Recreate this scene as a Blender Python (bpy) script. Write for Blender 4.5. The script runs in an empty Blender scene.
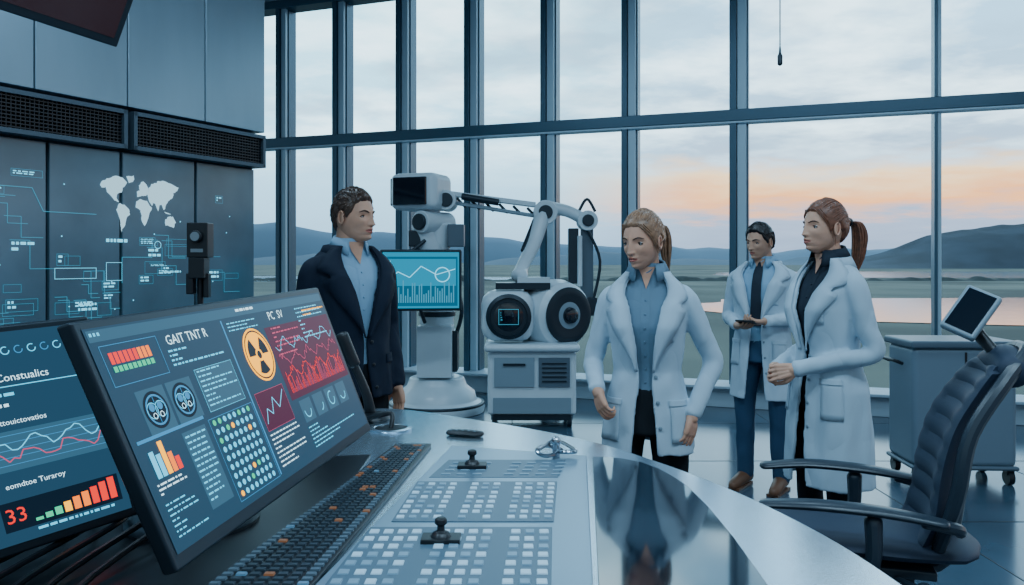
import bpy, math, random
from mathutils import Vector, Matrix, noise
random.seed(7)
V=Vector
pi=math.pi
# ------------------------------------------------------------------ materials
def mat(name,col,rough=.5,metal=0,emis=None,es=0,bump=0,bscale=20,bdist=.01,coat=0,stretch=None,var=0,vscale=4,spec=None,crease=False):
    m=bpy.data.materials.new(name); m.use_nodes=True
    nt=m.node_tree; b=nt.nodes['Principled BSDF']
    b.inputs['Base Color'].default_value=(*col,1)
    b.inputs['Roughness'].default_value=rough; b.inputs['Metallic'].default_value=metal
    if coat: b.inputs['Coat Weight'].default_value=coat; b.inputs['Coat Roughness'].default_value=.05
    if spec is not None: b.inputs['Specular IOR Level'].default_value=spec
    if emis: 
        b.inputs['Emission Color'].default_value=(*emis,1); b.inputs['Emission Strength'].default_value=es
    if bump or var:
        tc=nt.nodes.new('ShaderNodeTexCoord'); mp=nt.nodes.new('ShaderNodeMapping')
        nt.links.new(tc.outputs['Object'],mp.inputs['Vector'])
        if stretch: mp.inputs['Scale'].default_value=stretch
    if bump:
        n=nt.nodes.new('ShaderNodeTexNoise'); n.inputs['Scale'].default_value=bscale; n.inputs['Detail'].default_value=3 if not crease else 1.2
        nt.links.new(mp.outputs[0],n.inputs['Vector'])
        bp=nt.nodes.new('ShaderNodeBump'); bp.inputs['Strength'].default_value=bump; bp.inputs['Distance'].default_value=bdist
        h=n.outputs['Fac']
        if crease:
            mp.inputs['Rotation'].default_value=(.5,.35,0); n.inputs['Distortion'].default_value=.6
            s_=nt.nodes.new('ShaderNodeMath'); s_.operation='SUBTRACT'; s_.inputs[1].default_value=.5; nt.links.new(h,s_.inputs[0])
            a_=nt.nodes.new('ShaderNodeMath'); a_.operation='ABSOLUTE'; nt.links.new(s_.outputs[0],a_.inputs[0])
            q_=nt.nodes.new('ShaderNodeMath'); q_.operation='POWER'; q_.inputs[1].default_value=.75; nt.links.new(a_.outputs[0],q_.inputs[0]); h=q_.outputs[0]
        nt.links.new(h,bp.inputs['Height']); nt.links.new(bp.outputs[0],b.inputs['Normal'])
    if var:
        n=nt.nodes.new('ShaderNodeTexNoise'); n.inputs['Scale'].default_value=vscale; n.inputs['Detail'].default_value=5
        nt.links.new(mp.outputs[0],n.inputs['Vector'])
        r=nt.nodes.new('ShaderNodeValToRGB'); r.color_ramp.elements[0].position=.35; r.color_ramp.elements[1].position=.65
        r.color_ramp.elements[0].color=(*[c*(1-var) for c in col],1); r.color_ramp.elements[1].color=(*[min(1,c*(1+var)) for c in col],1)
        nt.links.new(n.outputs['Fac'],r.inputs[0]); nt.links.new(r.outputs[0],b.inputs['Base Color'])
    return m
EK=1.7
def emat(name,col,st=1):
    return mat(name,(.005,.005,.006),.35,emis=col,es=st*EK,spec=.12)
# ------------------------------------------------------------------ mesh builder
def catmull(P,n):
    out=[]
    for i in range(len(P)-1):
        p0=P[max(i-1,0)];p1=P[i];p2=P[i+1];p3=P[min(i+2,len(P)-1)]
        for k in range(n):
            t=k/n
            out.append(.5*((2*p1)+(p2-p0)*t+(2*p0-5*p1+4*p2-p3)*t*t+(3*p1-p0-3*p2+p3)*t**3))
    out.append(P[-1]); return out
class MB:
    def __init__(s): s.v=[];s.f=[];s.m=[]
    def add(s,v,f,mi=0):
        o=len(s.v); s.v+= [tuple(p) for p in v]; s.f+=[tuple(i+o for i in q) for q in f]; s.m+=[mi]*len(f)
    def box(s,c,size,mi=0,R=None,tap=1.0):
        hx,hy,hz=[q/2 for q in size]; c=V(c)
        pts=[]
        for z in (-1,1):
            k=tap if z>0 else 1
            for x,y in((-1,-1),(1,-1),(1,1),(-1,1)):
                p=V((x*hx*k,y*hy*k,z*hz))
                if R: p=R@p
                pts.append(c+p)
        s.add(pts,[(3,2,1,0),(4,5,6,7),(0,1,5,4),(1,2,6,5),(2,3,7,6),(3,0,4,7)],mi)
    def tube(s,P,R,mi=0,seg=14,sub=5,flat=1.0,up=None,caps=True,fn=None):
        P=[V(p) for p in P]; 
        if not isinstance(R,(list,tuple)): R=[R]*len(P)
        if sub>1 and len(P)>2:
            Q=catmull(P,sub); RR=[q.x for q in catmull([V((r,0,0)) for r in R],sub)]
        elif sub>1:
            Q=[P[0].lerp(P[1],i/sub) for i in range(sub+1)]; RR=[R[0]+(R[1]-R[0])*i/sub for i in range(sub+1)]
        else: Q=P;RR=list(R)
        T=[]
        for i in range(len(Q)):
            a=Q[max(i-1,0)];b=Q[min(i+1,len(Q)-1)]; T.append((b-a).normalized())
        u=V(up) if up else (V((0,0,1)) if abs(T[0].z)<.9 else V((1,0,0)))
        u=(u-T[0]*u.dot(T[0])).normalized()
        rings=[];
        for i in range(len(Q)):
            u=(u-T[i]*u.dot(T[i])).normalized(); w=T[i].cross(u)
            rings.append((Q[i],u.copy(),w,RR[i],T[i]))
        full=[]
        if caps:
            q,u0,w0,r,t=rings[0]
            for a in (80,50,25): full.append((q-t*r*math.sin(math.radians(a))*.6,u0,w0,r*math.cos(math.radians(a))))
        for q,u0,w0,r,t in rings: full.append((q,u0,w0,r))
        if caps:
            q,u0,w0,r,t=rings[-1]
            for a in (25,50,80): full.append((q+t*r*math.sin(math.radians(a))*.6,u0,w0,r*math.cos(math.radians(a))))
        v=[];f=[]
        for i,(q,u0,w0,r) in enumerate(full):
            for k in range(seg):
                a=2*pi*k/seg; rr=r
                if fn: rr=r*fn(i/len(full),a)
                v.append(q+u0*math.cos(a)*rr*flat+w0*math.sin(a)*rr)
        n=len(full)
        for i in range(n-1):
            for k in range(seg):
                k2=(k+1)%seg; f.append((i*seg+k,i*seg+k2,(i+1)*seg+k2,(i+1)*seg+k))
        f.append(tuple(range(seg-1,-1,-1))); f.append(tuple((n-1)*seg+k for k in range(seg)))
        s.add(v,f,mi)
    def cyl(s,a,b,r,mi=0,seg=20,r2=None):
        a=V(a);b=V(b); t=(b-a).normalized(); u=V((0,0,1)) if abs(t.z)<.9 else V((1,0,0))
        u=(u-t*u.dot(t)).normalized(); w=t.cross(u); r2=r if r2 is None else r2
        v=[a+(u*math.cos(2*pi*k/seg)+w*math.sin(2*pi*k/seg))*r for k in range(seg)]+[b+(u*math.cos(2*pi*k/seg)+w*math.sin(2*pi*k/seg))*r2 for k in range(seg)]
        f=[(k,(k+1)%seg,seg+(k+1)%seg,seg+k) for k in range(seg)]+[tuple(range(seg-1,-1,-1)),tuple(range(seg,2*seg))]
        s.add(v,f,mi)
    def lathe(s,c,prof,mi=0,seg=32,axis=None):
        c=V(c); R=V((0,0,1)).rotation_difference(V(axis)).to_matrix() if axis else Matrix.Identity(3)
        v=[];f=[]
        for r,z in prof:
            for k in range(seg):
                a=2*pi*k/seg; v.append(c+R@V((r*math.cos(a),r*math.sin(a),z)))
        for i in range(len(prof)-1):
            for k in range(seg):
                k2=(k+1)%seg; f.append((i*seg+k,i*seg+k2,(i+1)*seg+k2,(i+1)*seg+k))
        f.append(tuple(range(seg-1,-1,-1))); f.append(tuple((len(prof)-1)*seg+k for k in range(seg)))
        s.add(v,f,mi)
    def sph(s,c,r,mi=0,seg=16,R=None):
        r=(r,r,r) if not isinstance(r,(tuple,list)) else r; c=V(c)
        v=[];f=[];n=seg//2
        for i in range(n+1):
            t=pi*i/n
            for k in range(seg):
                a=2*pi*k/seg; p=V((r[0]*math.sin(t)*math.cos(a),r[1]*math.sin(t)*math.sin(a),r[2]*math.cos(t)))
                if R: p=R@p
                v.append(c+p)
        for i in range(n):
            for k in range(seg):
                k2=(k+1)%seg; f.append((i*seg+k,(i+1)*seg+k,(i+1)*seg+k2,i*seg+k2))
        s.add(v,f,mi)
    def prism(s,poly,z0,z1,mi=0):
        n=len(poly); v=[(x,y,z0) for x,y in poly]+[(x,y,z1) for x,y in poly]
        f=[tuple(range(n-1,-1,-1)),tuple(range(n,2*n))]+[(i,(i+1)%n,n+(i+1)%n,n+i) for i in range(n)]
        s.add(v,f,mi)
    def build(s,name,mats,parent=None,smooth=False,bevel=0,remesh=0,smooth_it=0,auto=35,world=False,disp=0,space=None):
        me=bpy.data.meshes.new(name); me.from_pydata(s.v,[],s.f)
        mats=mats if isinstance(mats,list) else [mats]
        for m in mats: me.materials.append(m)
        for p,mi in zip(me.polygons,s.m): p.material_index=mi
        me.validate(); me.update()
        if not remesh:
            import bmesh
            bm=bmesh.new(); bm.from_mesh(me)
            if len(bm.faces)<60000: bmesh.ops.recalc_face_normals(bm,faces=bm.faces)
            bm.to_mesh(me); bm.free()
        o=bpy.data.objects.new(name,me); bpy.context.scene.collection.objects.link(o)
        if smooth:
            me.polygons.foreach_set('use_smooth',[True]*len(me.polygons))
            if auto: me.set_sharp_from_angle(angle=math.radians(auto))
        if bevel:
            b=o.modifiers.new('b','BEVEL'); b.width=bevel; b.segments=3; b.limit_method='ANGLE'; b.angle_limit=math.radians(40)
            me.polygons.foreach_set('use_smooth',[True]*len(me.polygons))
            wn=o.modifiers.new('wn','WEIGHTED_NORMAL')
        if remesh:
            r=o.modifiers.new('r','REMESH'); r.mode='VOXEL'; r.voxel_size=remesh; r.use_smooth_shade=True
        if smooth_it:
            q=o.modifiers.new('s','SMOOTH'); q.factor=.5; q.iterations=smooth_it
        if disp:
            t=bpy.data.textures.get('folds') or bpy.data.textures.new('folds','CLOUDS'); t.noise_scale=.075; t.noise_depth=1
            d=o.modifiers.new('d','DISPLACE'); d.texture=t; d.strength=disp; d.mid_level=.5
            if space: d.texture_coords='OBJECT'; d.texture_coords_object=space
            else: d.texture_coords='LOCAL'
        if parent:
            o.parent=parent
            if world: o.matrix_parent_inverse=parent.matrix_basis.inverted()
        return o
def empty(name,loc=(0,0,0),rz=0,sc=1):
    o=bpy.data.objects.new(name,None); bpy.context.scene.collection.objects.link(o)
    o.empty_display_size=.1
    o.matrix_basis=Matrix.Translation(V(loc))@Matrix.Rotation(rz,4,'Z')@Matrix.Diagonal((sc,sc,sc,1))
    return o
# ---------------------------------------------------------------- flat graphics on panels
_tc={}
def textmesh(txt):
    if txt in _tc: return _tc[txt]
    c=bpy.data.curves.new('t','FONT'); c.body=txt; c.resolution_u=2
    o=bpy.data.objects.new('t',c); bpy.context.scene.collection.objects.link(o)
    dg=bpy.context.evaluated_depsgraph_get(); me=bpy.data.meshes.new_from_object(o.evaluated_get(dg))
    v=[p.co.copy() for p in me.vertices]; f=[tuple(p.vertices) for p in me.polygons]
    bpy.data.objects.remove(o); bpy.data.curves.remove(c); bpy.data.meshes.remove(me)
    _tc[txt]=(v,f); return v,f
class Gfx:
    def __init__(s,P0,ex,ey,n): s.P0=V(P0);s.ex=V(ex);s.ey=V(ey);s.n=V(n).normalized();s.mb=MB();s.W=s.ex.length;s.H=s.ey.length
    def p(s,a,b,l=0): return s.P0+s.ex*a+s.ey*b+s.n*(.0015+.0004*l)
    def rect(s,a,b,c,d,m,l=1): s.mb.add([s.p(a,d,l),s.p(c,d,l),s.p(c,b,l),s.p(a,b,l)],[(0,1,2,3)],m)
    def frame(s,a,b,c,d,m,w=.0012,l=2):
        wx=w/s.W; wy=w/s.H
        s.rect(a,b,c,b+wy,m,l);s.rect(a,d-wy,c,d,m,l);s.rect(a,b,a+wx,d,m,l);s.rect(c-wx,b,c,d,m,l)
    def poly(s,pts,m,l=1): s.mb.add([s.p(a,b,l) for a,b in pts],[tuple(range(len(pts)))],m)
    def disc(s,a,b,r,m,l=2,a0=0,a1=360,r0=0,n=28):
        P=[]
        for i in range(n+1):
            t=math.radians(a0+(a1-a0)*i/n); P.append((a+r*math.cos(t)/s.W,b+r*math.sin(t)/s.H))
        if r0:
            for i in range(n,-1,-1):
                t=math.radians(a0+(a1-a0)*i/n); P.append((a+r0*math.cos(t)/s.W,b+r0*math.sin(t)/s.H))
            for i in range(n):
                s.poly([P[i],P[i+1],P[2*n-i],P[2*n+1-i]],m,l)
        else:
            if a1-a0<360: P.append((a,b))
            else: P=P[:-1]
            s.poly(P,m,l)
    def line(s,pts,m,w=.001,l=2):
        for (a,b),(c,d) in zip(pts[:-1],pts[1:]):
            dx=(c-a)*s.W;dy=(d-b)*s.H;L=math.hypot(dx,dy) or 1;nx=-dy/L*w/s.W;ny=dx/L*w/s.H
            s.poly([(a+nx,b+ny),(c+nx,d+ny),(c-nx,d-ny),(a-nx,b-ny)],m,l)
    def text(s,a,b,t,h,m,l=3,sx=1):
        v,f=textmesh(t); xh=s.ex.normalized(); yh=s.ey.normalized()
        base=s.p(a,b,l); s.mb.add([base+xh*(q.x*h*sx)-yh*(q.y*h) for q in v],f,m)
    def junk(s,a,b,c,d,m,rows=5,l=2,fill=.5):
        for i in range(rows):
            y=b+(d-b)*i/rows; x=a
            while x<c-.005:
                w=random.uniform(.004,.02); 
                if x+w>c: break
                s.rect(x,y,x+w,y+(d-b)/rows*fill,m,l); x+=w+.004
                if random.random()<.12: break
    def build(s,name,mats,parent=None,world=True): return s.mb.build(name,mats,parent,world=world)
# ------------------------------------------------------------------ shared materials
m_floor=mat('floor_polished',(.05,.09,.13),.16,0,bump=.06,bscale=3,var=.25,vscale=1.2)
m_wallup=mat('brushed_panel',(.24,.36,.44),.34,.6,var=.10,vscale=1.5,stretch=(1,1,.2))
m_walllow=mat('glass_panel_dark',(.12,.21,.27),.2,.4,var=.2,vscale=1.5)
m_dark=mat('dark_metal',(.016,.030,.043),.38,.3)
m_black=mat('black_plastic',(.007,.010,.014),.38)
m_blackg=mat('black_glass',(.005,.010,.018),.07,0,coat=.6)
m_frame=mat('window_aluminium',(.06,.12,.17),.35,.4)
m_frame_lit=mat('window_aluminium_lit',(.46,.64,.74),.4,.2)  # lit frame faces: brightness painted in as a paler copy of the frame colour
m_curb=mat('sill_paint',(.36,.48,.56),.5)
m_white=mat('white_enamel',(.60,.71,.77),.28,var=.05,vscale=3)
m_grey=mat('grey_enamel',(.22,.31,.37),.4)
m_mid=mat('mid_grey_plastic',(.085,.13,.17),.42)
m_alu=mat('satin_aluminium',(.56,.70,.80),.19,.85,bump=.05,bscale=80,stretch=(1,8,1))
m_steel=mat('steel',(.4,.48,.54),.2,1)
m_ceil=mat('ceiling_paint',(.26,.36,.44),.7)
def glassmat():
    m=bpy.data.materials.new('window_glass'); m.use_nodes=True; nt=m.node_tree; nt.nodes.clear()
    o=nt.nodes.new('ShaderNodeOutputMaterial'); t=nt.nodes.new('ShaderNodeBsdfTransparent'); g=nt.nodes.new('ShaderNodeBsdfGlossy'); x=nt.nodes.new('ShaderNodeMixShader')
    t.inputs[0].default_value=(.88,.97,1,1); g.inputs['Roughness'].default_value=.35; x.inputs[0].default_value=.015
    nt.links.new(t.outputs[0],x.inputs[1]);nt.links.new(g.outputs[0],x.inputs[2]);nt.links.new(x.outputs[0],o.inputs[0]); return m
m_glass=glassmat()
# ------------------------------------------------------------------ camera
cam=bpy.data.cameras.new('camera'); co=bpy.data.objects.new('camera',cam); bpy.context.scene.collection.objects.link(co)
co.location=(0,0,1.5); co.rotation_euler=(pi/2,0,0); cam.sensor_width=36; cam.lens=36*800/1024; cam.shift_y=-31.5/1024; cam.clip_end=20000; cam.clip_start=.05
bpy.context.scene.camera=co
# ------------------------------------------------------------------ world
w=bpy.data.worlds.new('world'); bpy.context.scene.world=w; w.use_nodes=True; nt=w.node_tree; nt.nodes.clear()
N=lambda t:nt.nodes.new(t); L=nt.links.new
out=N('ShaderNodeOutputWorld'); bg=N('ShaderNodeBackground'); L(bg.outputs[0],out.inputs[0])
tc=N('ShaderNodeTexCoord'); sp=N('ShaderNodeSeparateXYZ'); L(tc.outputs['Generated'],sp.inputs[0])
def ramp(stops):
    r=N('ShaderNodeValToRGB'); e=r.color_ramp.elements
    while len(e)<len(stops): e.new(.5)
    for q,(p,c) in zip(e,stops): q.position=p; q.color=(*c,1)
    return r
mz=N('ShaderNodeMapRange'); mz.inputs[1].default_value=0; mz.inputs[2].default_value=.5; L(sp.outputs['Z'],mz.inputs[0])
cool=ramp([(0,(.28,.42,.55)),(.10,(.34,.53,.68)),(.3,(.42,.74,.92)),(.6,(.48,.86,1.0)),(1,(.28,.55,.75))])
warm=ramp([(0,(.22,.27,.37)),(.09,(.30,.33,.44)),(.145,(1.0,.38,.14)),(.195,(1.0,.60,.32)),(.245,(.36,.45,.58)),(.5,(.36,.60,.80)),(1,(.22,.42,.62))])
L(mz.outputs[0],cool.inputs[0]);
cmb=N('ShaderNodeCombineXYZ'); za=N('ShaderNodeMath'); za.operation='ADD'; za.inputs[1].default_value=.10; L(sp.outputs['Z'],za.inputs[0])
dx=N('ShaderNodeMath');dx.operation='DIVIDE';L(sp.outputs['X'],dx.inputs[0]);L(za.outputs[0],dx.inputs[1])
dy=N('ShaderNodeMath');dy.operation='DIVIDE';L(sp.outputs['Y'],dy.inputs[0]);L(za.outputs[0],dy.inputs[1])
L(dx.outputs[0],cmb.inputs[0]);L(dy.outputs[0],cmb.inputs[1])
n1=N('ShaderNodeTexNoise'); n1.inputs['Scale'].default_value=1.5; n1.inputs['Detail'].default_value=8; n1.inputs['Roughness'].default_value=.6; L(cmb.outputs[0],n1.inputs['Vector'])
n2=N('ShaderNodeTexNoise'); n2.inputs['Scale'].default_value=1.3; n2.inputs['Detail'].default_value=7; n2.inputs['Roughness'].default_value=.55
mp=N('ShaderNodeMapping'); mp.inputs['Location'].default_value=(7,3,0); L(cmb.outputs[0],mp.inputs[0]); L(mp.outputs[0],n2.inputs['Vector'])
wob=N('ShaderNodeMath'); wob.operation='MULTIPLY_ADD'; L(n1.outputs['Fac'],wob.inputs[0]); wob.inputs[1].default_value=.16; 
ws=N('ShaderNodeMath'); ws.operation='SUBTRACT'; L(mz.outputs[0],ws.inputs[0]); ws.inputs[1].default_value=.08; L(ws.outputs[0],wob.inputs[2]); L(wob.outputs[0],warm.inputs[0])
mx=N('ShaderNodeMapRange'); mx.inputs[1].default_value=.0; mx.inputs[2].default_value=.26; mx.interpolation_type='SMOOTHSTEP'; L(sp.outputs['X'],mx.inputs[0])
mixw=N('ShaderNodeMixRGB'); L(mx.outputs[0],mixw.inputs[0]); L(cool.outputs[0],mixw.inputs[1]); L(warm.outputs[0],mixw.inputs[2])
cr=ramp([(.42,(0,0,0)),(.60,(1,1,1))]); L(n1.outputs['Fac'],cr.inputs[0])
cfz=N('ShaderNodeMapRange'); cfz.inputs[1].default_value=.09; cfz.inputs[2].default_value=.16; cfz.inputs[4].default_value=.9; L(sp.outputs['Z'],cfz.inputs[0])
cm=N('ShaderNodeMath');cm.operation='MULTIPLY';L(cr.outputs[0],cm.inputs[0]);L(cfz.outputs[0],cm.inputs[1])
mixc=N('ShaderNodeMixRGB'); L(cm.outputs[0],mixc.inputs[0]); L(mixw.outputs[0],mixc.inputs[1]); mixc.inputs[2].default_value=(1.0,1.2,1.3,1)
cr2=ramp([(.48,(0,0,0)),(.64,(.7,.7,.7))]); L(n2.outputs['Fac'],cr2.inputs[0])
cfd=N('ShaderNodeMapRange'); cfd.inputs[1].default_value=.10; cfd.inputs[2].default_value=.15; cfd.inputs[3].default_value=.1; cfd.inputs[4].default_value=1; L(sp.outputs['Z'],cfd.inputs[0])
cd=N('ShaderNodeMath');cd.operation='MULTIPLY';L(cr2.outputs[0],cd.inputs[0]);L(cfd.outputs[0],cd.inputs[1])
mixd=N('ShaderNodeMixRGB'); L(cd.outputs[0],mixd.inputs[0]); L(mixc.outputs[0],mixd.inputs[1]); mixd.inputs[2].default_value=(.27,.41,.54,1)
L(mixd.outputs[0],bg.inputs[0])
st_=N('ShaderNodeMapRange'); st_.inputs[1].default_value=-.2; st_.inputs[2].default_value=.5; st_.inputs[3].default_value=.65; st_.inputs[4].default_value=3.0; L(sp.outputs['Y'],st_.inputs[0]); L(st_.outputs[0],bg.inputs[1])
# ------------------------------------------------------------------ room
mb=MB(); mb.prism([(-9,-3),(9,-3),(9,6.2),(4.9,7.52),(-6,11.5),(-9,11.5)],-.1,0); floor=mb.build('floor',m_floor)
mb=MB()
for i in range(-4,8):
    mb.box((i*1.2,3,.0008),(.008,10,.0016))
for j in range(0,7):
    mb.box((1.0,-1+j*1.4,.0008),(12,.008,.0016))
mb.build('trim_1',mat('floor_joint',(.02,.03,.04),.5))
mb=MB(); mb.prism([(-9,-1.5),(9,-1.5),(9,6.2),(4.9,7.52),(-6,11.5),(-9,11.5)],4.8,4.95); mb.build('ceiling',m_ceil)
wd=V((.94,-.3416,0)).normalized(); wn=V((wd.y,-wd.x,0))
if wn.y>0: wn=-wn
A=V((-3.18,10.34,0)); RW=Matrix.Rotation(math.atan2(wd.y,wd.x),3,'Z')
def wp(s,off=0,z=0): return A+wd*s+wn*off+V((0,0,z))
root=empty('window_1',wp(4))
mb=MB()
mul=[(-.55,.13),(.29,.14),(1.13,.16),(2.01,.16),(2.90,.16),(3.83,.16),(4.75,.16),(5.89,.18),(7.73,.07),(9.6,.16),(11.4,.1)]
for s_,wdt in mul:
    mb.box(wp(s_-wdt*.26,.0,2.5),(wdt*.40,.22,4.6),0,RW)
    mb.box(wp(s_+wdt*.22,.0,2.5),(wdt*.5,.16,4.6),1,RW)
    mb.box(wp(s_+wdt*.50,-.05,2.5),(wdt*.14,.16,4.6),0,RW)
mb.build('mullions',[m_frame,m_frame_lit],root,world=True,bevel=.006)
mb=MB()
mb.box(wp(5,.02,3.0),(13.5,.22,.12),0,RW); mb.box(wp(5,.0,4.75),(13.5,.25,.1),0,RW)
mb.box(wp(5,.05,2.93),(13.5,.14,.025),1,RW)
mb.build('transoms',[m_frame,m_frame_lit],root,world=True,bevel=.006)
mb=MB(); mb.box(wp(5,-.02,2.5),(13.4,.012,4.6),0,RW); mb.build('glass_panes',m_glass,root,world=True)
mb=MB(); mb.box(wp(5,.02,.10),(13.5,.34,.20),0,RW); mb.box(wp(5,.06,.215),(13.5,.46,.03),0,RW)
mb.build('window_sill',m_curb,root,world=True,bevel=.008)
# left media wall
E=V((-2.16,7.0,0)); ld=V((-.4656,-.885,0)); ln=V((.885,-.4656,0)); RL=Matrix.Rotation(math.atan2(-ld.y,-ld.x),3,'Z')
def lp(l,off=0,z=0): return E+ld*l+ln*off+V((0,0,z))
root=empty('wall_left',lp(2.5))
def lbox(mb,l0,l1,o0,o1,z0,z1,mi=0): mb.box(lp((l0+l1)/2,(o0+o1)/2,(z0+z1)/2),(l1-l0,o1-o0,z1-z0),mi,RL)
mb=MB()
lbox(mb,.02,6,-.9,-.13,0,4.8,0)
seams=[0,.65,1.35,2.03,2.9,3.8,6]
for a,b in zip(seams[:-1],seams[1:]): lbox(mb,a+.006,b-.006,-.2,0,2.62,4.8,1)
lows=[0.02,.66,1.33,1.88,2.6,3.4,4.4,6]
for a,b in zip(lows[:-1],lows[1:]): lbox(mb,a+.012,b-.012,-.16,-.10,.1,2.30,2)
mb.build('wall_panels',[m_dark,m_wallup,m_walllow],root,world=True,bevel=.005)
mb=MB()
for a,b in ((.02,1.32),(1.37,4.2)):
    lbox(mb,a,b,-.2,.03,2.31,2.34,0); lbox(mb,a,b,-.2,.03,2.56,2.59,0); lbox(mb,a,a+.03,-.2,.03,2.31,2.59,0); lbox(mb,b-.03,b,-.2,.03,2.31,2.59,0); lbox(mb,a,b,-.2,-.03,2.33,2.57,1)
    for k in range(9): lbox(mb,a+.03,b-.03,-.03,.005,2.35+k*.024,2.358+k*.024,1)
    l=a+.06
    while l<b-.04:
        lbox(mb,l,l+.006,-.03,.004,2.34,2.56,1); l+=.03
mb.build('vent_grille',[mat('vent_frame',(.07,.11,.145),.35,.5),m_black],root,world=True)
c_cy=emat('glow_cyan',(.16,.66,.92),1.1); c_cyd=emat('glow_cyan_dim',(.05,.30,.45),.8); c_wh=emat('glow_white',(.40,.70,.86),.8)
G=Gfx(lp(2.6,-.098,2.25),-ld*2.55,V((0,0,-1.9)),ln)
cont=[[(.02,.2),(.06,.13),(.12,.08),(.2,.03),(.28,.05),(.34,.13),(.30,.2),(.27,.3),(.22,.34),(.21,.40),(.24,.47),(.19,.45),(.15,.38),(.1,.32),(.09,.24),(.04,.25)],[(.33,.03),(.42,.0),(.42,.08),(.36,.14)],[(.24,.5),(.30,.5),(.36,.58),(.37,.66),(.33,.74),(.31,.85),(.27,.97),(.26,.85),(.25,.75),(.21,.6)],
[(.46,.36),(.46,.28),(.49,.24),(.48,.16),(.53,.08),(.57,.12),(.6,.2),(.60,.30),(.55,.33),(.50,.34)],[(.45,.44),(.50,.39),(.58,.41),(.62,.50),(.65,.53),(.61,.64),(.59,.75),(.55,.85),(.52,.78),(.51,.66),(.50,.58),(.44,.54)],
[(.61,.2),(.64,.12),(.70,.08),(.78,.03),(.9,.08),(1.0,.13),(.98,.2),(.93,.24),(.92,.33),(.87,.37),(.84,.45),(.80,.56),(.77,.46),(.74,.48),(.72,.57),(.69,.46),(.66,.44),(.65,.5),(.61,.42),(.59,.32)],[(.82,.72),(.87,.66),(.92,.66),(.96,.76),(.93,.86),(.88,.84),(.82,.82)],[(.80,.58),(.86,.60),(.90,.62),(.84,.63)]]
mx0,my0,mw,mh=.425,.06,.27,.23
for c in cont:
    cc=[]
    for i,(a,b) in enumerate(c):
        a2,b2=c[(i+1)%len(c)]
        for t in (0,.33,.66):
            j=.012*noise.noise(V((a*9+t*3,b*9,i))); cc.append((mx0+mw*(a+(a2-a)*t+j),my0+mh*(b+(b2-b)*t+2*j)))
    G.poly(cc,2,2)
def diagram(a,b,c,d,n,cm=1):
    for _ in range(n):
        x=random.uniform(a,c-.06);y=random.uniform(b,d-.04);w_=random.uniform(.03,.09);h_=random.uniform(.015,.05)
        if random.random()<.5: G.frame(x,y,x+w_,y+h_,cm,.002)
        else: G.line([(x,y),(x+w_*.6,y),(x+w_*.6,y+h_*2),(x+w_*1.4,y+h_*2)],cm,.0016)
        if random.random()<.4: G.junk(x+.005,y+.006,x+w_-.005,y+h_-.004,0,2)
diagram(.02,.05,.25,.7,22); diagram(.29,.30,.50,.60,14); diagram(.52,.28,.72,.55,12); diagram(.78,.1,.96,.5,5)
for y in (.1,.13,.16,.36,.39,.5): G.junk(.02,y,.16,y+.03,0,2,fill=.35)
G.frame(.30,.42,.42,.46,0,.003); G.frame(.45,.40,.50,.47,0,.003)
G.line([(.16,.14),(.24,.14),(.27,.22),(.42,.22)],1,.002); G.line([(.60,.30),(.60,.38),(.50,.38),(.50,.48)],1,.002)
G.junk(.45,.31,.66,.335,0,1); G.disc(.62,.33,.03,0,2,0,360,.026); 
for i in range(12): G.disc(random.uniform(.3,.95),random.uniform(.1,.6),.005,0,2)
G.build('wall_display_graphics',[c_cy,c_cyd,c_wh],root)
# hanging TV top-left
root=empty('hanging_display',(-1.6,2.4,2.6))
P1=V((-1.48,3.0,2.3)); dn=V((-.15,-.45,0)).normalized(); upv=V((.075,-.02,.18)).normalized(); nn=upv.cross(dn).normalized()
if nn.x<0: nn=-nn
def slab(P0,ex,ey,n,th,name,m,parent,bev=.006):
    mb=MB(); v=[P0,P0+ex,P0+ex+ey,P0+ey]; v=v+[q-n*th for q in v]
    mb.add(v,[(0,1,2,3),(7,6,5,4),(0,4,5,1),(1,5,6,2),(2,6,7,3),(3,7,4,0)]); return mb.build(name,m,parent,world=True,bevel=bev)
slab(P1,dn*1.35,upv*.8,nn,.06,'housing',m_dark,root)
slab(P1+dn*.03+upv*.03+nn*.002,dn*1.29,upv*.74,nn,.004,'screen',mat('off_screen_red',(.02,.010,.012),.15,emis=(.07,.03,.04),es=.25),root,0)
mb=MB(); c=P1+dn*.67+upv*.4-nn*.06; mb.cyl(c,c+V((0,0,1.85)),.03); mb.box(c+V((0,0,.05)),(.1,.3,.3)); mb.build('ceiling_bracket',m_dark,root,world=True)
root=empty('pendant_sensor',(1.675,5,2.8)); mb=MB(); mb.cyl((1.675,5,2.83),(1.675,5,4.8),.004); mb.lathe((1.675,5,2.72),[(.006,0),(.016,.01),(.016,.06),(.008,.08),(.005,.12)]); mb.build('cord_and_probe',m_dark,root,world=True,smooth=True)
# ceiling lights
m_lamp=emat('lamp_panel',(.5,.8,1),2)
k=0
for x,y,en in ((-2.2,1.0,65),(0.6,.4,90),(2.6,1.2,55),(-2.0,4.2,60),(1.2,4.6,32),(3.8,4.2,24)):
    root=empty('ceiling_light' if k==0 else 'ceiling_light.%03d'%k,(x,y,4.78)); k+=1
    mb=MB(); mb.box((0,0,0),(1.5,.5,.05)); mb.build('housing',m_grey,root)
    mb=MB(); mb.box((0,0,-.03),(1.4,.4,.02)); mb.build('diffuser',m_lamp,root)
    l=bpy.data.lights.new('lamp','AREA'); l.shape='RECTANGLE'; l.size=1.4; l.size_y=.4; l.energy=en; l.color=(.52,.78,1)
    lo=bpy.data.objects.new('lamp',l); bpy.context.scene.collection.objects.link(lo); lo.parent=root; lo.location=(0,0,-.06)
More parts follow.
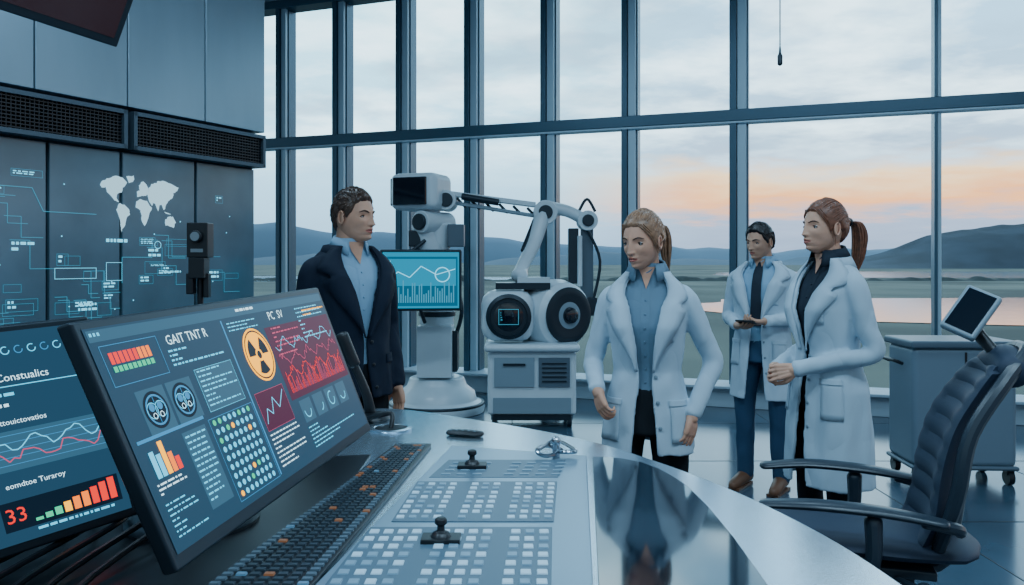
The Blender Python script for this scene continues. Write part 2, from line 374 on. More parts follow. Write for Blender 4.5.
# ------------------------------------------------------------------ exterior
m_land=mat('grassland',(.10,.11,.09),.95,var=.55,vscale=.02)
mb=MB(); mb.add([(-6000,12,-6),(6000,12,-6),(9000,9000,-6),(-9000,9000,-6)],[(0,1,2,3)]); mb.build('ground_outside',m_land)
m_water=mat('lake_water',(.25,.32,.38),.10,bump=.1,bscale=.3,bdist=.15)
def blob(cx,cy,rx,ry,n=60,seed=0):
    P=[]
    for i in range(n):
        a=2*pi*i/n; r=1+.35*noise.noise(V((math.cos(a)*1.7,math.sin(a)*1.7,seed))); P.append((cx+rx*r*math.cos(a),cy+ry*r*math.sin(a),-5.9))
    return P
mb=MB(); mb.add(blob(78,125,52,36,seed=1),[tuple(range(60))]); mb.add(blob(340,440,260,110,seed=5),[tuple(range(60))]); mb.add(blob(-120,330,110,60,seed=9),[tuple(range(60))]); mb.build('lake',m_water)
def ridge(name,D,x0,x1,hf,m,depth=200,n=260,base=-6):
    mb=MB();v=[]
    for i in range(n+1):
        x=x0+(x1-x0)*i/n; h=hf(x)
        v+=[(x,D,base),(x,D+depth*.4,base+(h-base)*.75),(x,D+depth,h)]
    f=[]
    for i in range(n):
        a=i*3;b=a+3
        f+=[(a,b,b+1,a+1),(a+1,b+1,b+2,a+2)]
    mb.add(v,f); return mb.build(name,m,smooth=True,auto=0)
fb=lambda x,s,sd:sum(noise.noise(V((x/s*2**k,sd,k)))/2**k for k in range(4))
sm=lambda a,b,x:(lambda t:t*t*(3-2*t))(min(1,max(0,(x-a)/(b-a))))
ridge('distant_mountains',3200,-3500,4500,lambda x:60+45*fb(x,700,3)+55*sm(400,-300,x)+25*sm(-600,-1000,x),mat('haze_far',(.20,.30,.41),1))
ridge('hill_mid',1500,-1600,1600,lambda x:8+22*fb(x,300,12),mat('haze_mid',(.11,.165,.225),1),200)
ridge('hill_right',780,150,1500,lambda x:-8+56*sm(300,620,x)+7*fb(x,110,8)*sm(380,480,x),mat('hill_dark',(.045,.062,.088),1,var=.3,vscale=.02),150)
ridge('tree_line',300,-300,500,lambda x:-5+2.0*max(-.3,fb(x,14,21))+1*fb(x,50,2),mat('trees_dark',(.03,.042,.042),1,var=.4,vscale=.3),6,900)
# ------------------------------------------------------------------ console desk
DZ=.88
root=empty('control_console',(0,2,0))
ctrl=[(.74,.75),(.775,1.2),(.752,1.531),(.721,1.759),(.665,1.984),(.578,2.224),(.457,2.468),(.30,2.725),(.103,2.935),(-.125,3.119),(-.339,3.285),(-.52,3.37),(-.66,3.33),(-.9,3.2),(-1.25,2.85),(-1.6,2.35),(-1.85,1.7),(-1.9,.75)]
cv=[(p.x,p.y) for p in catmull([V((a,b,0)) for a,b in ctrl],6)]
def inset(P,d):
    out=[];n=len(P)
    for i in range(n):
        a=V(P[max(i-1,0)]);b=V(P[min(i+1,n-1)]); t=(b-a).normalized(); nr=V((-t.y,t.x)); out.append((P[i][0]+nr.x*d,P[i][1]+nr.y*d))
    return out
mb=MB(); mb.prism(cv,DZ-.045,DZ); mb.build('worktop',m_alu,root,world=True,bevel=.008)
mb=MB(); mb.prism(inset(cv,.06),DZ-.12,DZ-.045); mb.prism(inset(cv,.16),.08,DZ-.12); mb.prism(inset(cv,.2),0,.08); mb.build('plinth',mat('console_body',(.05,.085,.12),.35,.4),root,world=True)
mb=MB(); mb.prism([(.252,2.515),(.30,2.508),(.345,2.49),(.395,2.445),(.435,2.37),(.462,2.28),(.48,2.18),(.492,2.0),(.494,1.78),(.486,1.53),(.47,.9),(.13,.9),(.165,1.53)],DZ,DZ+.006)
mb.build('black_glass_inlay',m_blackg,root,world=True,bevel=.002)
mb=MB(); mb.prism([(-.2,2.66),(.235,2.52),(.155,1.53),(.11,.9),(-.47,.9),(-.371,1.53)],DZ,DZ+.008); mb.build('control_panel',mat('panel_grey_blue',(.24,.37,.47),.28,.4),root,world=True,bevel=.003)
mb=MB()
def strip(y0,y1,xl0,xl1,xr0,xr1,mi,z=.0085): mb.prism([(xl0,y0),(xr0,y0),(xr1,y1),(xl1,y1)],DZ+.007,DZ+z,mi)
strip(1.875,2.215,-.283,-.262,.098,.125,0,.0105); strip(1.25,1.835,-.375,-.325,.06,.092,0,.0105); strip(2.26,2.46,-.235,-.195,.13,.165,0,.0095)
mb.build('button_fields',mat('field_grey',(.085,.15,.205),.4),root,world=True,bevel=.002)
mb=MB()
def btn(x,y,w,d,h,mi): mb.box((x,y,DZ+.010+h/2),(w,d,h),mi,tap=.85)
for r in range(8):
    y=1.905+r*.040
    for c in range(13):
        if c in(4,8): continue
        f=(y-1.875)/.34; xl=-.283+f*.021; xr=.098+f*.027
        x=xl+.015+(xr-xl-.03)*c/12
        if random.random()<.95: btn(x,y,.019,.020,.003,0 if random.random()<.6 else 1)
for r in range(12):
    y=1.285+r*.047
    for c in range(13):
        if c in(4,9) : continue
        f=(y-1.25)/.585; xl=-.375+f*.05; xr=.06+f*.032
        x=xl+.018+(xr-xl-.036)*c/12
        btn(x,y,.022,.024,.003,0 if random.random()<.6 else 1)
for r in range(4):
    for c in range(8):
        if c==3: continue
        x=-.19+c*.045+(r*.008); btn(x,2.29+r*.042,.028,.010,.002,1)
mb.build('buttons',[mat('button_white',(.44,.62,.74),.4,emis=(.4,.78,1),es=.18),mat('button_grey',(.22,.36,.46),.4)],root,world=True)
mb=MB(); mb.prism([(-.385,2.66),(-.268,2.66),(-.371,1.53),(-.46,.9),(-.72,.9),(-.57,1.53)],DZ,DZ+.014,0)
mb.build('mixer_body',m_black,root,world=True,bevel=.003)
mb=MB()
for r in range(74):
    y=.95+r*.0229; f=(y-1.53)/1.13; xl=-.57+f*.185; xr=-.371+f*.103
    for c in range(7):
        x=xl+.018+(xr-xl-.036)*c/6; 
        u=random.random(); mi=2 if u<.06 else (3 if u<.10 else (1 if c in(0,6) else 0))
        w=(xr-xl)/9.5
        mb.box((x,y,DZ+.0155),(w,.013,.005),mi,tap=.85)
mb.build('mixer_keys',[mat('key_dark',(.03,.048,.065),.4),mat('key_grey',(.09,.14,.18),.4),mat('key_orange',(.20,.10,.06),.4,emis=(1,.35,.08),es=.10),mat('key_blue',(.1,.2,.3),.4,emis=(.2,.6,1),es=.12)],root,world=True)
for (x,y) in ((-.118,2.37),(-.155,1.745)):
    mb=MB(); mb.box((x,y,DZ+.014),(.085,.05,.012)); mb.lathe((x,y,DZ+.018),[(.024,0),(.018,.010),(.009,.014),(.008,.026),(.014,.030),(.013,.040),(.008,.043)]); mb.build('joystick',m_black,root,world=True,smooth=True,bevel=.002)
mb=MB(); c=V((-.447,2.95,DZ)); mb.lathe(c,[(.075,.0),(.078,.006),(.062,.008),(.058,.004),(.056,-.02)],0,40); mb.build('cable_port_ring',m_alu,root,world=True,smooth=True)
mb=MB(); mb.lathe(c+V((0,0,.001)),[(.06,0),(.06,.0045)],0,32); mb.build('cable_port_hole',m_black,root,world=True)
mb=MB(); mb.tube([c+V((.0,0,-.0)),c+V((.0,.03,.05)),c+V((-.05,.05,.04)),c+V((-.12,.1,.015))],.009); mb.build('cable',m_black,root,world=True,smooth=True)
root2=empty('desk_microphone',(-.55,3.12,DZ+.001))
mb=MB(); mb.lathe((0,0,0),[(.075,0),(.078,.008),(.07,.022),(.03,.03)],0,32); mb.tube([(0,0,.02),(-.02,-.02,.12),(-.085,-.03,.27)],[.022,.018,.016]); mb.tube([(-.06,-.028,.22),(-.105,-.035,.33)],[.024,.026]); 
mb.build('base_and_stem',m_black,root2,smooth=True)
root2=empty('remote_control',(-.166,2.83,DZ),-.25)
mb=MB(); mb.tube([(-.055,0,.011),(0,0,.012),(.055,0,.011)],[.024,.027,.024],seg=16,flat=.42,up=(0,0,1)); mb.build('body',m_black,root2,smooth=True)
mb=MB(); 
for i in range(5): mb.cyl((-.05+i*.022,.006,.02),(-.05+i*.022,.006,.0245),.004); mb.cyl((-.05+i*.022,-.009,.019),(-.05+i*.022,-.009,.024),.004)
mb.build('keys',m_grey,root2)
root2=empty('metal_clamp',(.137,2.49,DZ+.009))
mb=MB()
def ringpts(c,r,n=20,tilt=0): return [V(c)+V((r*math.cos(2*pi*i/n),r*math.sin(2*pi*i/n)*math.cos(tilt),r*math.sin(2*pi*i/n)*math.sin(tilt)+0)) for i in range(n+1)]
mb.tube(ringpts((-.03,0,.02),.030,tilt=.3),.006,seg=8,sub=2); mb.tube(ringpts((.035,-.005,.018),.026,tilt=-.2),.006,seg=8,sub=2)
mb.tube([(-.005,0,.018),(.01,.01,.025),(.02,0,.018)],.006,seg=8); mb.tube([(-.06,.01,.016),(.0,.03,.045),(.065,.02,.016)],.006,seg=8)
mb.cyl((0,0,0),(0,0,.045),.012); mb.sph((0,.0,.05),.016)
mb.build('rings',m_steel,root2,smooth=True)
# ------------------------------------------------------------------ main monitor
CAM=V((0,0,1.5))
d0=1.30
P0=V((-.5525,1,-.07625))*d0+CAM; P1=V((-.4386,1.8086,-.0588))*d0+CAM; P3=V((-.4398,1.0534,-.4108))*d0+CAM
ex=P1-P0; ey=P3-P0; n=ex.cross(ey).normalized()
if n.dot(CAM-P0)<0: n=-n
s_bg=emat('scr_bg',(.014,.046,.085),1.0); s_bg2=emat('scr_bg2',(.028,.09,.15),1.0); s_mar=emat('scr_maroon',(.060,.010,.035),1.0)
s_cy=emat('scr_cyan',(.08,.62,.95),1.05); s_wh=emat('scr_white',(.55,.85,1.0),1.2); s_ye=emat('scr_yellow',(1,.42,.0),1.5); s_rd=emat('scr_red',(.95,.03,.02),1.0)
s_gr=emat('scr_green',(.03,.65,.32),.9); s_bk=emat('scr_black',(.004,.012,.025),.8); s_bl=emat('scr_blue',(.03,.22,.46),1.0); s_pk=emat('scr_pink',(.55,.08,.17),.9); s_or=emat('scr_orange',(1,.20,.01),1.2)
SM=[s_bg,s_bg2,s_mar,s_cy,s_wh,s_ye,s_rd,s_gr,s_bk,s_bl,s_pk,s_or]
BG,B2,MA,CY,WH,YE,RD,GR,BK,BL,PK,OR=range(12)
root=empty('main_monitor',P3+(ex*.5)-V((0,0,P3.z-DZ)))
slab(P0,ex,ey,n,.03,'housing',m_dark,root,.006)
e1=ex.normalized();e2=ey.normalized()
G=Gfx(P0+e1*.016+e2*.016,ex-e1*.032,ey-e2*.044,n)
G.rect(0,0,1,1,BG,0)
G.rect(.60,.16,.995,.62,MA,1); G.rect(.005,.01,.995,.06,B2,1)
G.junk(.01,.022,.3,.05,CY,1); G.junk(.5,.022,.9,.05,WH,1)
for i in range(9): G.rect(.035+i*.013,.115,.045+i*.013,.165,RD if i<6 else OR,3)
for i in range(9): G.rect(.035+i*.013,.175,.045+i*.013,.20,GR,3)
G.text(.205,.135,'GAIT TNT R',.028,WH); G.junk(.20,.16,.40,.25,CY,4,fill=.4); 
G.frame(.02,.08,.18,.26,BL)
for cx in (.10,.19):
    G.rect(cx-.04,.30,cx+.042,.50,B2,1); G.disc(cx,.40,.036,BK,2); G.disc(cx,.40,.030,BL,3,0,360,.026)
    for q in (-1,1):
        G.disc(cx+q*.012,.40,.016,CY,3,0,360,.0145,20); G.disc(cx+q*.012,.385,.008,BL,3); G.disc(cx+q*.010,.425,.006,WH,3,0,360,.0045,16)
    G.line([(cx,.34),(cx,.46)],BL,.0008,3)
G.rect(.255,.28,.40,.50,B2,1); G.junk(.262,.29,.395,.49,CY,8,3,.3); G.frame(.255,.28,.40,.50,CY,.0008)
for i,(h,c) in enumerate(((.12,CY),(.10,CY),(.15,YE),(.09,OR),(.06,RD))): G.rect(.03+i*.016,.68-h,.043+i*.016,.68,c,3)
G.junk(.02,.70,.12,.76,WH,3,3,.4)
G.rect(.015,.50,.225,.515,BL,1); G.rect(.42,.07,.425,.96,BL,1)
cx,cy=.53,.30
G.disc(cx,cy,.066,YE,3)
G.disc(cx,cy,.061,BK,4,0,360,.057); G.disc(cx,cy,.010,BK,4)
for a in (-150,-30,90): G.disc(cx,cy,.048,BK,4,a-30+0,a+30,.016,10)
G.text(.64,.12,'PC  SV',.030,WH); G.junk(.63,.17,.78,.36,PK,7,3,.3); G.junk(.80,.08,.97,.30,CY,8,3,.28); G.junk(.44,.09,.58,.15,CY,3,3,.3)
G.rect(.44,.50,.58,.72,MA,1); G.frame(.44,.50,.58,.72,PK,.0008); G.line([(.45,.68),(.47,.6),(.49,.64),(.51,.55),(.53,.62),(.57,.53)],CY,.0012,3)
G.junk(.44,.74,.60,.95,WH,8,3,.3); G.rect(.14,.54,.22,.92,B2,1); G.junk(.145,.56,.215,.9,CY,12,3,.3)
for r in range(9):
    for c in range(8):
        col=CY if random.random()<.85 else (YE if random.random()<.3 else GR)
        G.disc(.252+c*.020,.555+r*.047,.0064,col,3,0,360,0,10)
G.frame(.235,.53,.415,.965,BL)
G.junk(.02,.79,.12,.96,CY,7,3,.28)
for k in range(3):
    pts=[(.62+.36*i/60,.50-.09*k-.09*abs(math.sin(i*.23+k*1.3))*(.4+.6*random.random())) for i in range(61)]
    G.line(pts,(RD,PK,CY)[k],.0009,3)
for i in range(60): 
    x=.62+.36*i/60; h=random.uniform(.02,.14); G.rect(x,.58-h,x+.002,.58,RD if random.random()<.5 else PK,2)
for cx in (.66,.74,.82,.90): 
    G.rect(cx-.03,.64,cx+.035,.78,B2,1); G.disc(cx,.71,.020,CY,3,0,300*random.random()+40,.017)
G.junk(.63,.81,.97,.96,CY,6,3,.3); G.junk(.84,.10,.99,.16,YE,2,3,.3)
G.build('screen_graphics',SM,root)
mb=MB(); c=P0+ex*.5+ey*.55-n*.03
foot=V((c.x-.16,c.y+.02,DZ+.004))
mb.tube([c,c-n*.07,V((foot.x-.02,foot.y,DZ+.25)),foot+V((0,0,.01))],[.035,.035,.03,.03],seg=12); mb.build('stand_neck',m_dark,root,world=True,smooth=True)
mb=MB(); mb.lathe(foot,[(.15,0),(.15,.008),(.14,.014),(.04,.018)]); mb.build('stand_base',m_dark,root,world=True,smooth=True)
# ------------------------------------------------------------------ second monitor
P1=V((-.9275,1.75,-.12))+CAM; ed=V((.5577,.829,.049)).normalized(); P0=P1-ed*1.0; ex=ed*1.0; ey=V((.09,.05,-.45)); n=ex.cross(ey).normalized()
if n.dot(CAM-P0)<0: n=-n
root=empty('secondary_monitor',V((P0.x+.35,P0.y+.4,DZ)))
slab(P0,ex,ey,n,.03,'housing',m_dark,root,.006)
G=Gfx(P0+ed*.014+ey.normalized()*.014,ex-ed*.028,ey-ey.normalized()*.035,n)
G.rect(0,0,1,1,BG,0)
for i in range(8): G.disc(.775+i*.026,.09,.0085,BL if i%2 else CY,2,0,300,.0065,16)
G.text(.745,.235,'a/Fid Constualics',.022,WH); G.junk(.78,.29,.93,.32,CY,1,3); G.junk(.78,.34,.9,.37,WH,1,3)
G.line([(.74,.26),(.98,.26)],CY,.001)
G.text(.76,.44,'Cottouictovatios',.016,WH)
G.rect(.74,.47,.985,.66,B2,1)
for i in range(5): G.line([(.74,.49+i*.035),(.985,.49+i*.035)],BL,.0006,2)
for k in range(2): G.line([(.74+.245*i/24,.55+.05*k-.03*math.sin(i*.8+k)-.03*random.random()) for i in range(25)],CY if k==0 else PK,.0011,3)
G.text(.76,.74,'eomdtoe Turaroy',.016,WH); G.rect(.74,.80,.985,.94,BK,1)
G.text(.745,.90,'33',.042,RD)
for i in range(9): G.rect(.80+i*.02,.92-.012*i-.015,.815+i*.02,.92,(GR,GR,GR,YE,OR,OR,RD,RD,RD)[i],3)
G.junk(.8,.95,.97,.975,CY,1,3)
G.build('screen_graphics',SM,root)
mb=MB(); c=P0+ex*.5+ey*.6-n*.03; foot=V((c.x-.12,c.y+.05,DZ+.004)); mb.tube([c,c-n*.06,foot+V((0,0,.12)),foot],[.03,.03,.03,.03]); mb.lathe(foot,[(.14,0),(.14,.01),(.13,.015)]); mb.build('stand',m_dark,root,world=True,smooth=True)
root=empty('cable_bundle',(-.8,1.5,DZ))
mb=MB()
for i in range(6):
    x=-1.15+i*.06; mb.tube([(x,1.95,DZ+.012),(x+.1,1.7+.03*i,DZ+.03+.004*i),(x+.05,1.45,DZ+.014),(x+.2,1.25-.02*i,DZ+.02),(x+.25,1.0,DZ+.012)],.007,seg=8)
mb.build('cables',m_black,root,world=True,smooth=True)
root=empty('desk_mat',(-1,1.5,DZ)); mb=MB(); mb.prism([(-.60,.9),(-.575,1.53),(-.45,2.3),(-.45,2.55),(-1.2,2.4),(-1.6,1.9),(-1.6,.9)],DZ,DZ+.004); mb.build('mat_sheet',m_black,root,world=True)
# ------------------------------------------------------------------ imaging robot
root=empty('robotic_imaging_arm',(-.75,8.0,0))
RM=[m_white,m_dark,m_mid,m_blackg,m_grey]
mb=MB()
mb.lathe((0,0,0),[(.47,0),(.48,.05),(.47,.09),(.40,.12),(.38,.2),(.30,.26),(.27,.34),(.2,.36)],0)
mb.lathe((0,0,.10),[(.475,-.03),(.478,-.02),(.475,0)],1)
mb.box((.0,-.12,.62),(.34,.34,.5),0); mb.box((.19,-.1,.62),(.06,.26,.4),1)
mb.lathe((0,0,.36),[(.17,0),(.17,.75),(.14,.78),(.13,1.3),(.16,1.34),(.16,1.5),(.12,1.54)],0)
for z in (.5,.95,1.2,1.55): mb.lathe((0,0,z),[(.185,0),(.185,.05)],1)
mb.box((-.15,-.05,1.35),(.12,.2,.6),4); mb.box((.16,-.03,1.3),(.1,.18,.5),0); mb.box((.2,-.1,1.75),(.16,.2,.22),2); mb.box((-.2,-.1,1.72),(.12,.2,.16),1)
mb.tube([(-.05,-.05,1.6),(-.12,-.1,1.85),(-.05,-.02,2.05)],[.13,.12,.10],0)
mb.cyl((-.14,-.25,1.88),(.1,.1,1.88),.11,0); mb.cyl((-.16,-.28,1.88),(-.14,-.25,1.88),.08,1)
mb.tube([(.17,-.15,.7),(.26,-.2,1.0),(.2,-.18,1.3)],.02,1); mb.tube([(-.1,-.2,1.7),(-.28,-.25,1.5),(-.2,-.22,1.2),(-.1,-.2,.9)],.018,1)
mb.build('column',RM,root,smooth=True,bevel=.01)
mb=MB(); RH=Matrix.Rotation(-.35,3,'Z')
mb.box((-.15,-.05,2.18),(.5,.42,.36),0,RH); mb.build('head_shell',RM,root,bevel=.07)
mb=MB(); mb.box(V((-.15,-.05,2.18))+RH@V((-.02,-.215,0)),(.36,.03,.27),3,RH); mb.box(V((-.15,-.05,2.18))+RH@V((-.255,0,0)),(.03,.3,.27),3,RH); mb.build('head_lens',RM,root,bevel=.01)
mb=MB()
mb.cyl((.1,-.16,2.1),(.1,.2,2.1),.10,0); mb.cyl((.1,-.18,2.1),(.1,-.16,2.1),.07,1)
mb.box((.53,0,2.12),(.92,.12,.05),0,Matrix.Rotation(.13,3,'Y')); mb.box((.55,0,2.02),(.85,.10,.035),4,Matrix.Rotation(.16,3,'Y'))
for i in range(6):
    x=.2+i*.14; mb.cyl((x,-.03,2.13-.02*i),(x+.09,-.03,2.03-.018*i),.014,1)
mb.cyl((.25,-.08,2.14),(.62,-.08,2.08),.035,1)
mb.cyl((1.08,-.15,1.98),(1.08,.15,1.98),.12,0); mb.cyl((1.08,-.17,1.98),(1.08,-.15,1.98),.07,1)
mb.tube([(1.1,0,2.03),(1.3,0,2.0),(1.5,0,1.9)],[.07,.06,.06],0)
mb.cyl((1.5,-.12,1.9),(1.5,.12,1.9),.1,0); mb.cyl((1.5,-.14,1.9),(1.5,-.12,1.9),.06,1)
mb.tube([(1.42,0,2.0),(1.5,0,2.12),(1.58,0,2.0)],.015,1)
mb.box((1.36,-.03,1.55),(.10,.12,.55),1); mb.box((1.5,.02,1.45),(.12,.12,.9),2); mb.box((1.5,-.02,1.05),(.18,.2,.18),1); mb.cyl((1.42,-.1,1.25),(1.42,-.1,1.75),.025,0)
mb.tube([(1.5,-.1,1.8),(1.62,-.1,1.5),(1.55,-.1,1.1)],.015,1)
mb.tube([(1.05,-.1,1.95),(.95,-.25,1.65),(.85,-.4,1.45),(.82,-.5,1.36)],[.08,.07,.06,.08],0); mb.tube([(.98,-.13,1.9),(.86,-.3,1.6)],.03,1)
mb.build('jointed_arm',RM,root,smooth=True,bevel=.008)
root=empty('robot_display',(-.83,7.3,1.05))
mb=MB(); RD_=Matrix.Rotation(.12,3,'Z')
mb.box((0,0,.275),(.74,.05,.56),0,RD_); mb.build('bezel',m_dark,root,bevel=.015)
mb=MB(); mb.tube([(0,.03,.3),(.02,.3,.3),(.05,.6,.32)],.04); mb.build('mount_arm',m_grey,root,smooth=True)
G=Gfx(RD_@V((-.345,-.026,.53)),RD_@V((.69,0,0)),V((0,0,-.51)),RD_@V((0,-1,0)))
r_bg=emat('robot_scr',(.0,.20,.34),1.0); r_d=emat('robot_scr_d',(.0,.08,.15),1.0)
G.rect(0,0,1,1,0,0); G.rect(.02,.08,.98,.96,1,1); G.rect(.04,.12,.96,.6,0,2)
for i in range(30): 
    h=random.uniform(.05,.4); G.rect(.05+i*.03,.9-h,.065+i*.03,.9,2,3)
G.junk(.05,.15,.5,.3,3,3,3); G.line([(.05,.5),(.2,.35),(.35,.45),(.5,.25),(.7,.4),(.95,.3)],3,.004,4); G.disc(.78,.4,.07,3,4,0,360,.06)
G.build('display_graphics',[r_bg,r_d,c_cyd,c_cy],root,world=False)
root=empty('drum_scanner_cart',(.1,7.45,0))
mb=MB(); mb.box((.08,.05,.40),(.80,.6,.58),0); mb.box((.08,-.02,.72),(.86,.6,.07),0); mb.build('cabinet',RM,root,bevel=.03)
mb=MB(); mb.box((-.08,-.26,.50),(.36,.02,.26),4); mb.box((.28,-.26,.5),(.28,.02,.26),2)
for i in range(5): mb.box((.28,-.275,.42+i*.04),(.22,.01,.012),1)
mb.box((-.08,-.275,.57),(.2,.02,.02),1); mb.box((.08,-.26,.2),(.7,.02,.14),4)
mb.box((.08,0,.09),(.7,.5,.05),1)
for x in (-.26,.42):
    for y in (-.2,.3): mb.cyl((x-.02,y,.05),(x+.02,y,.05),.05,1); mb.box((x,y,.09),(.06,.06,.05),2)
mb.build('cabinet_details',RM,root)
mb=MB(); ax=V((.55,-.83,0)).normalized()
mb.lathe((.28,.12,1.0),[(.22,-.25),(.30,-.22),(.33,-.1),(.33,.08),(.30,.2),(.25,.24)],0,40,ax)
mb.lathe(V((.28,.12,1.0))+ax*.24,[(.25,0),(.26,.02),(.22,.035),(.19,.03)],1,40,ax); mb.lathe(V((.28,.12,1.0))+ax*.255,[(.19,0),(.15,.012),(.08,.02)],4,40,ax)
mb.lathe(V((.28,.12,1.0))+ax*.27,[(.08,0),(.07,.04),(.05,.05)],3,30,ax)
mb.build('drum_housing',RM,root,smooth=True)
mb=MB(); mb.box((-.14,-.02,1.0),(.48,.5,.46),0); mb.build('scanner_head_shell',RM,root,bevel=.12)
mb=MB(); mb.lathe((-.13,-.26,1.0),[(.20,0),(.205,.02),(.17,.035),(.165,.02)],1,36,(0,-1,0)); mb.lathe((-.13,-.27,1.0),[(.165,0),(.10,.02),(.02,.025)],3,36,(0,-1,0)); mb.box((.0,.0,1.27),(.5,.3,.06),1); mb.box((.1,0,1.32),(.3,.2,.06),0); mb.build('scanner_lens',RM,root,smooth=True)
G=Gfx((-.22,-.305,1.07),(.18,0,0),(0,0,-.14),(0,-1,0)); G.frame(0,0,1,1,0,.004); G.junk(.1,.2,.9,.8,0,4); G.build('lens_hud',[c_cyd],root,world=False)
root=empty('sensor_on_stand',(-1.80,4.62,0))
mb=MB(); mb.lathe((0,0,0),[(.2,0),(.2,.02),(.03,.04)]); mb.cyl((0,0,.03),(0,0,1.4),.018); mb.box((0,0,1.62),(.12,.10,.20)); mb.box((0,-.02,1.46),(.09,.09,.12)); mb.box((-.04,-.03,1.37),(.04,.06,.12)); mb.box((.04,0,1.36),(.03,.05,.14)); mb.cyl((0,-.05,1.64),(0,-.08,1.64),.035)
mb.build('stand_and_body',m_black,root,bevel=.006)
mb=MB(); mb.cyl((0,-.081,1.64),(0,-.085,1.64),.026); mb.box((0,-.052,1.56),(.07,.006,.02)); mb.build('lens',mat('lens_grey',(.2,.25,.28),.2),root)
root=empty('rolling_cabinet',(3.04,5.55,0),-.05)
mb=MB(); mb.box((0,0,.52),(.68,.42,.80)); mb.build('body',mat('cabinet_grey',(.15,.22,.28),.45),root,bevel=.04)
mb=MB(); mb.box((0,0,.94),(.72,.46,.05)); mb.box((0,0,.115),(.7,.44,.03)); mb.build('lid_and_base',m_mid,root,bevel=.015)
mb=MB(); mb.box((.0,-.213,.52),(.012,.008,.74)); mb.box((-.04,-.22,.62),(.015,.02,.12)); mb.tube([(-.37,-.1,.80),(-.42,-.1,.82),(-.42,.1,.82),(-.37,.1,.80)],.012)
for x in (-.3,.3):
    for y in (-.17,.17): mb.cyl((x-.018,y,.05),(x+.018,y,.05),.05); mb.box((x,y,.09),(.05,.05,.04))
mb.build('castors_and_handles',m_black,root)
# ------------------------------------------------------------------ office chair
m_chair=mat('chair_fabric_navy',(.016,.032,.062),.6,bump=.3,bscale=250,bdist=.002)
m_chplas=mat('chair_plastic',(.022,.036,.052),.33)
dirv=V((-.95,.30,0)); root=empty('office_chair',(1.22,2.83,0),math.atan2(-dirv.x,dirv.y))
mb=MB(); mb.tube([(0,-.25,.545),(0,-.1,.55),(0,.1,.555),(0,.24,.545),(0,.29,.52)],[.22,.25,.255,.24,.19],seg=28,flat=.2,up=(0,0,1)); mb.build('seat',m_chair,root,smooth=True)
mb=MB(); mb.box((0,0,.48),(.40,.44,.03)); mb.box((0,-.03,.43),(.2,.28,.08)); mb.cyl((0,0,.2),(0,0,.42),.03); mb.cyl((-.2,-.1,.46),(-.30,-.16,.47),.012); mb.cyl((-.30,-.16,.47),(-.34,-.17,.47),.03); mb.cyl((.2,-.05,.45),(.3,-.05,.45),.012); mb.cyl((.30,-.05,.45),(.34,-.05,.45),.03)
mb.build('mechanism',m_chplas,root,bevel=.006)
mb=MB(); mb.lathe((0,0,.2),[(.05,0),(.07,.05),(.06,.16),(.035,.2)])
for i in range(5):
    a=2*pi*i/5+.3; d=V((math.cos(a),math.sin(a),0)); mb.tube([V((0,0,.30))+d*.04,V((0,0,.26))+d*.18,V((0,0,.12))+d*.33],[.032,.026,.02],flat=1)
    e=d*.33; s_=V((-d.y,d.x,0)); mb.cyl(e-s_*.022+V((0,0,.05)),e+s_*.022+V((0,0,.05)),.05)
mb.build('star_base',m_chplas,root,smooth=True)
mb=MB()
prof=[(-.22,.56),(-.26,.68),(-.28,.82),(-.32,.96),(-.39,1.08),(-.45,1.16)]
cp=catmull([V((0,a,b)) for a,b in prof],8)
nx=17;v=[];f=[]
for side in (0,1):
    for i,p in enumerate(cp):
        t=i/(len(cp)-1); hw=.215*(1-.30*t**3)*(1 if t<.95 else .9)*(.9+.1*min(1,t*8))
        rib=.010*abs(math.sin(i*pi/4))
        for k in range(nx):
            q=-1+2*k/(nx-1); y=p.y+ (.05*q*q) + ((.03+rib)*(1-q**6) if side==0 else -.035*(1-q**6)); v.append((q*hw,y,p.z))
M_=len(cp)*nx
for side in (0,1):
    for i in range(len(cp)-1):
        for k in range(nx-1):
            a=side*M_+i*nx+k; f.append((a,a+1,a+nx+1,a+nx))
for i in range(len(cp)-1):
    for k in (0,nx-1): a=i*nx+k; f.append((a,a+nx,a+nx+M_,a+M_))
for k in range(nx-1):
    for i in (0,len(cp)-1): a=i*nx+k; f.append((a,a+1,a+1+M_,a+M_))
mb.add(v,f); mb.build('backrest_cushion',m_chair,root,smooth=True)
mb=MB()
mb.tube([(0,-.05,.45),(0,-.25,.46),(0,-.30,.60),(0,-.34,.85),(0,-.40,1.0)],[.04,.045,.045,.04,.03],flat=.6)
for sx in (-1,1):
    mb.tube([(sx*.19,-.22,.56),(sx*.225,-.27,.75),(sx*.22,-.31,.95),(sx*.17,-.42,1.12),(sx*.08,-.50,1.20),(0,-.51,1.21)],[.02,.024,.024,.024,.022,.022],seg=10)
    mb.tube([(sx*.19,0,.46),(sx*.27,.0,.46),(sx*.29,-.02,.56),(sx*.28,-.02,.67)],[.025,.028,.025,.028],seg=10)
    mb.tube([(sx*.28,-.22,.68),(sx*.28,-.05,.70),(sx*.28,.15,.705),(sx*.26,.31,.69)],[.035,.042,.042,.035],seg=16,flat=.4,up=(0,0,1))
    mb.tube([(sx*.28,-.17,.68),(sx*.26,-.26,.66),(sx*.22,-.28,.64)],[.022,.02,.02],seg=10)
mb.build('frame_and_armrests',m_chplas,root,smooth=True)
mb=MB(); mb.tube([(-.13,-.45,1.14),(0,-.46,1.16),(.13,-.45,1.14)],[.05,.06,.05],seg=18); mb.build('headrest',m_chair,root,smooth=True)
Ta=V((1.568,2.75,1.424));Tb=V((1.635,2.68,1.383));Td=V((1.455,2.72,1.293)); tn=(Tb-Ta).cross(Td-Ta).normalized()
if tn.dot(CAM-Ta)<0: tn=-tn
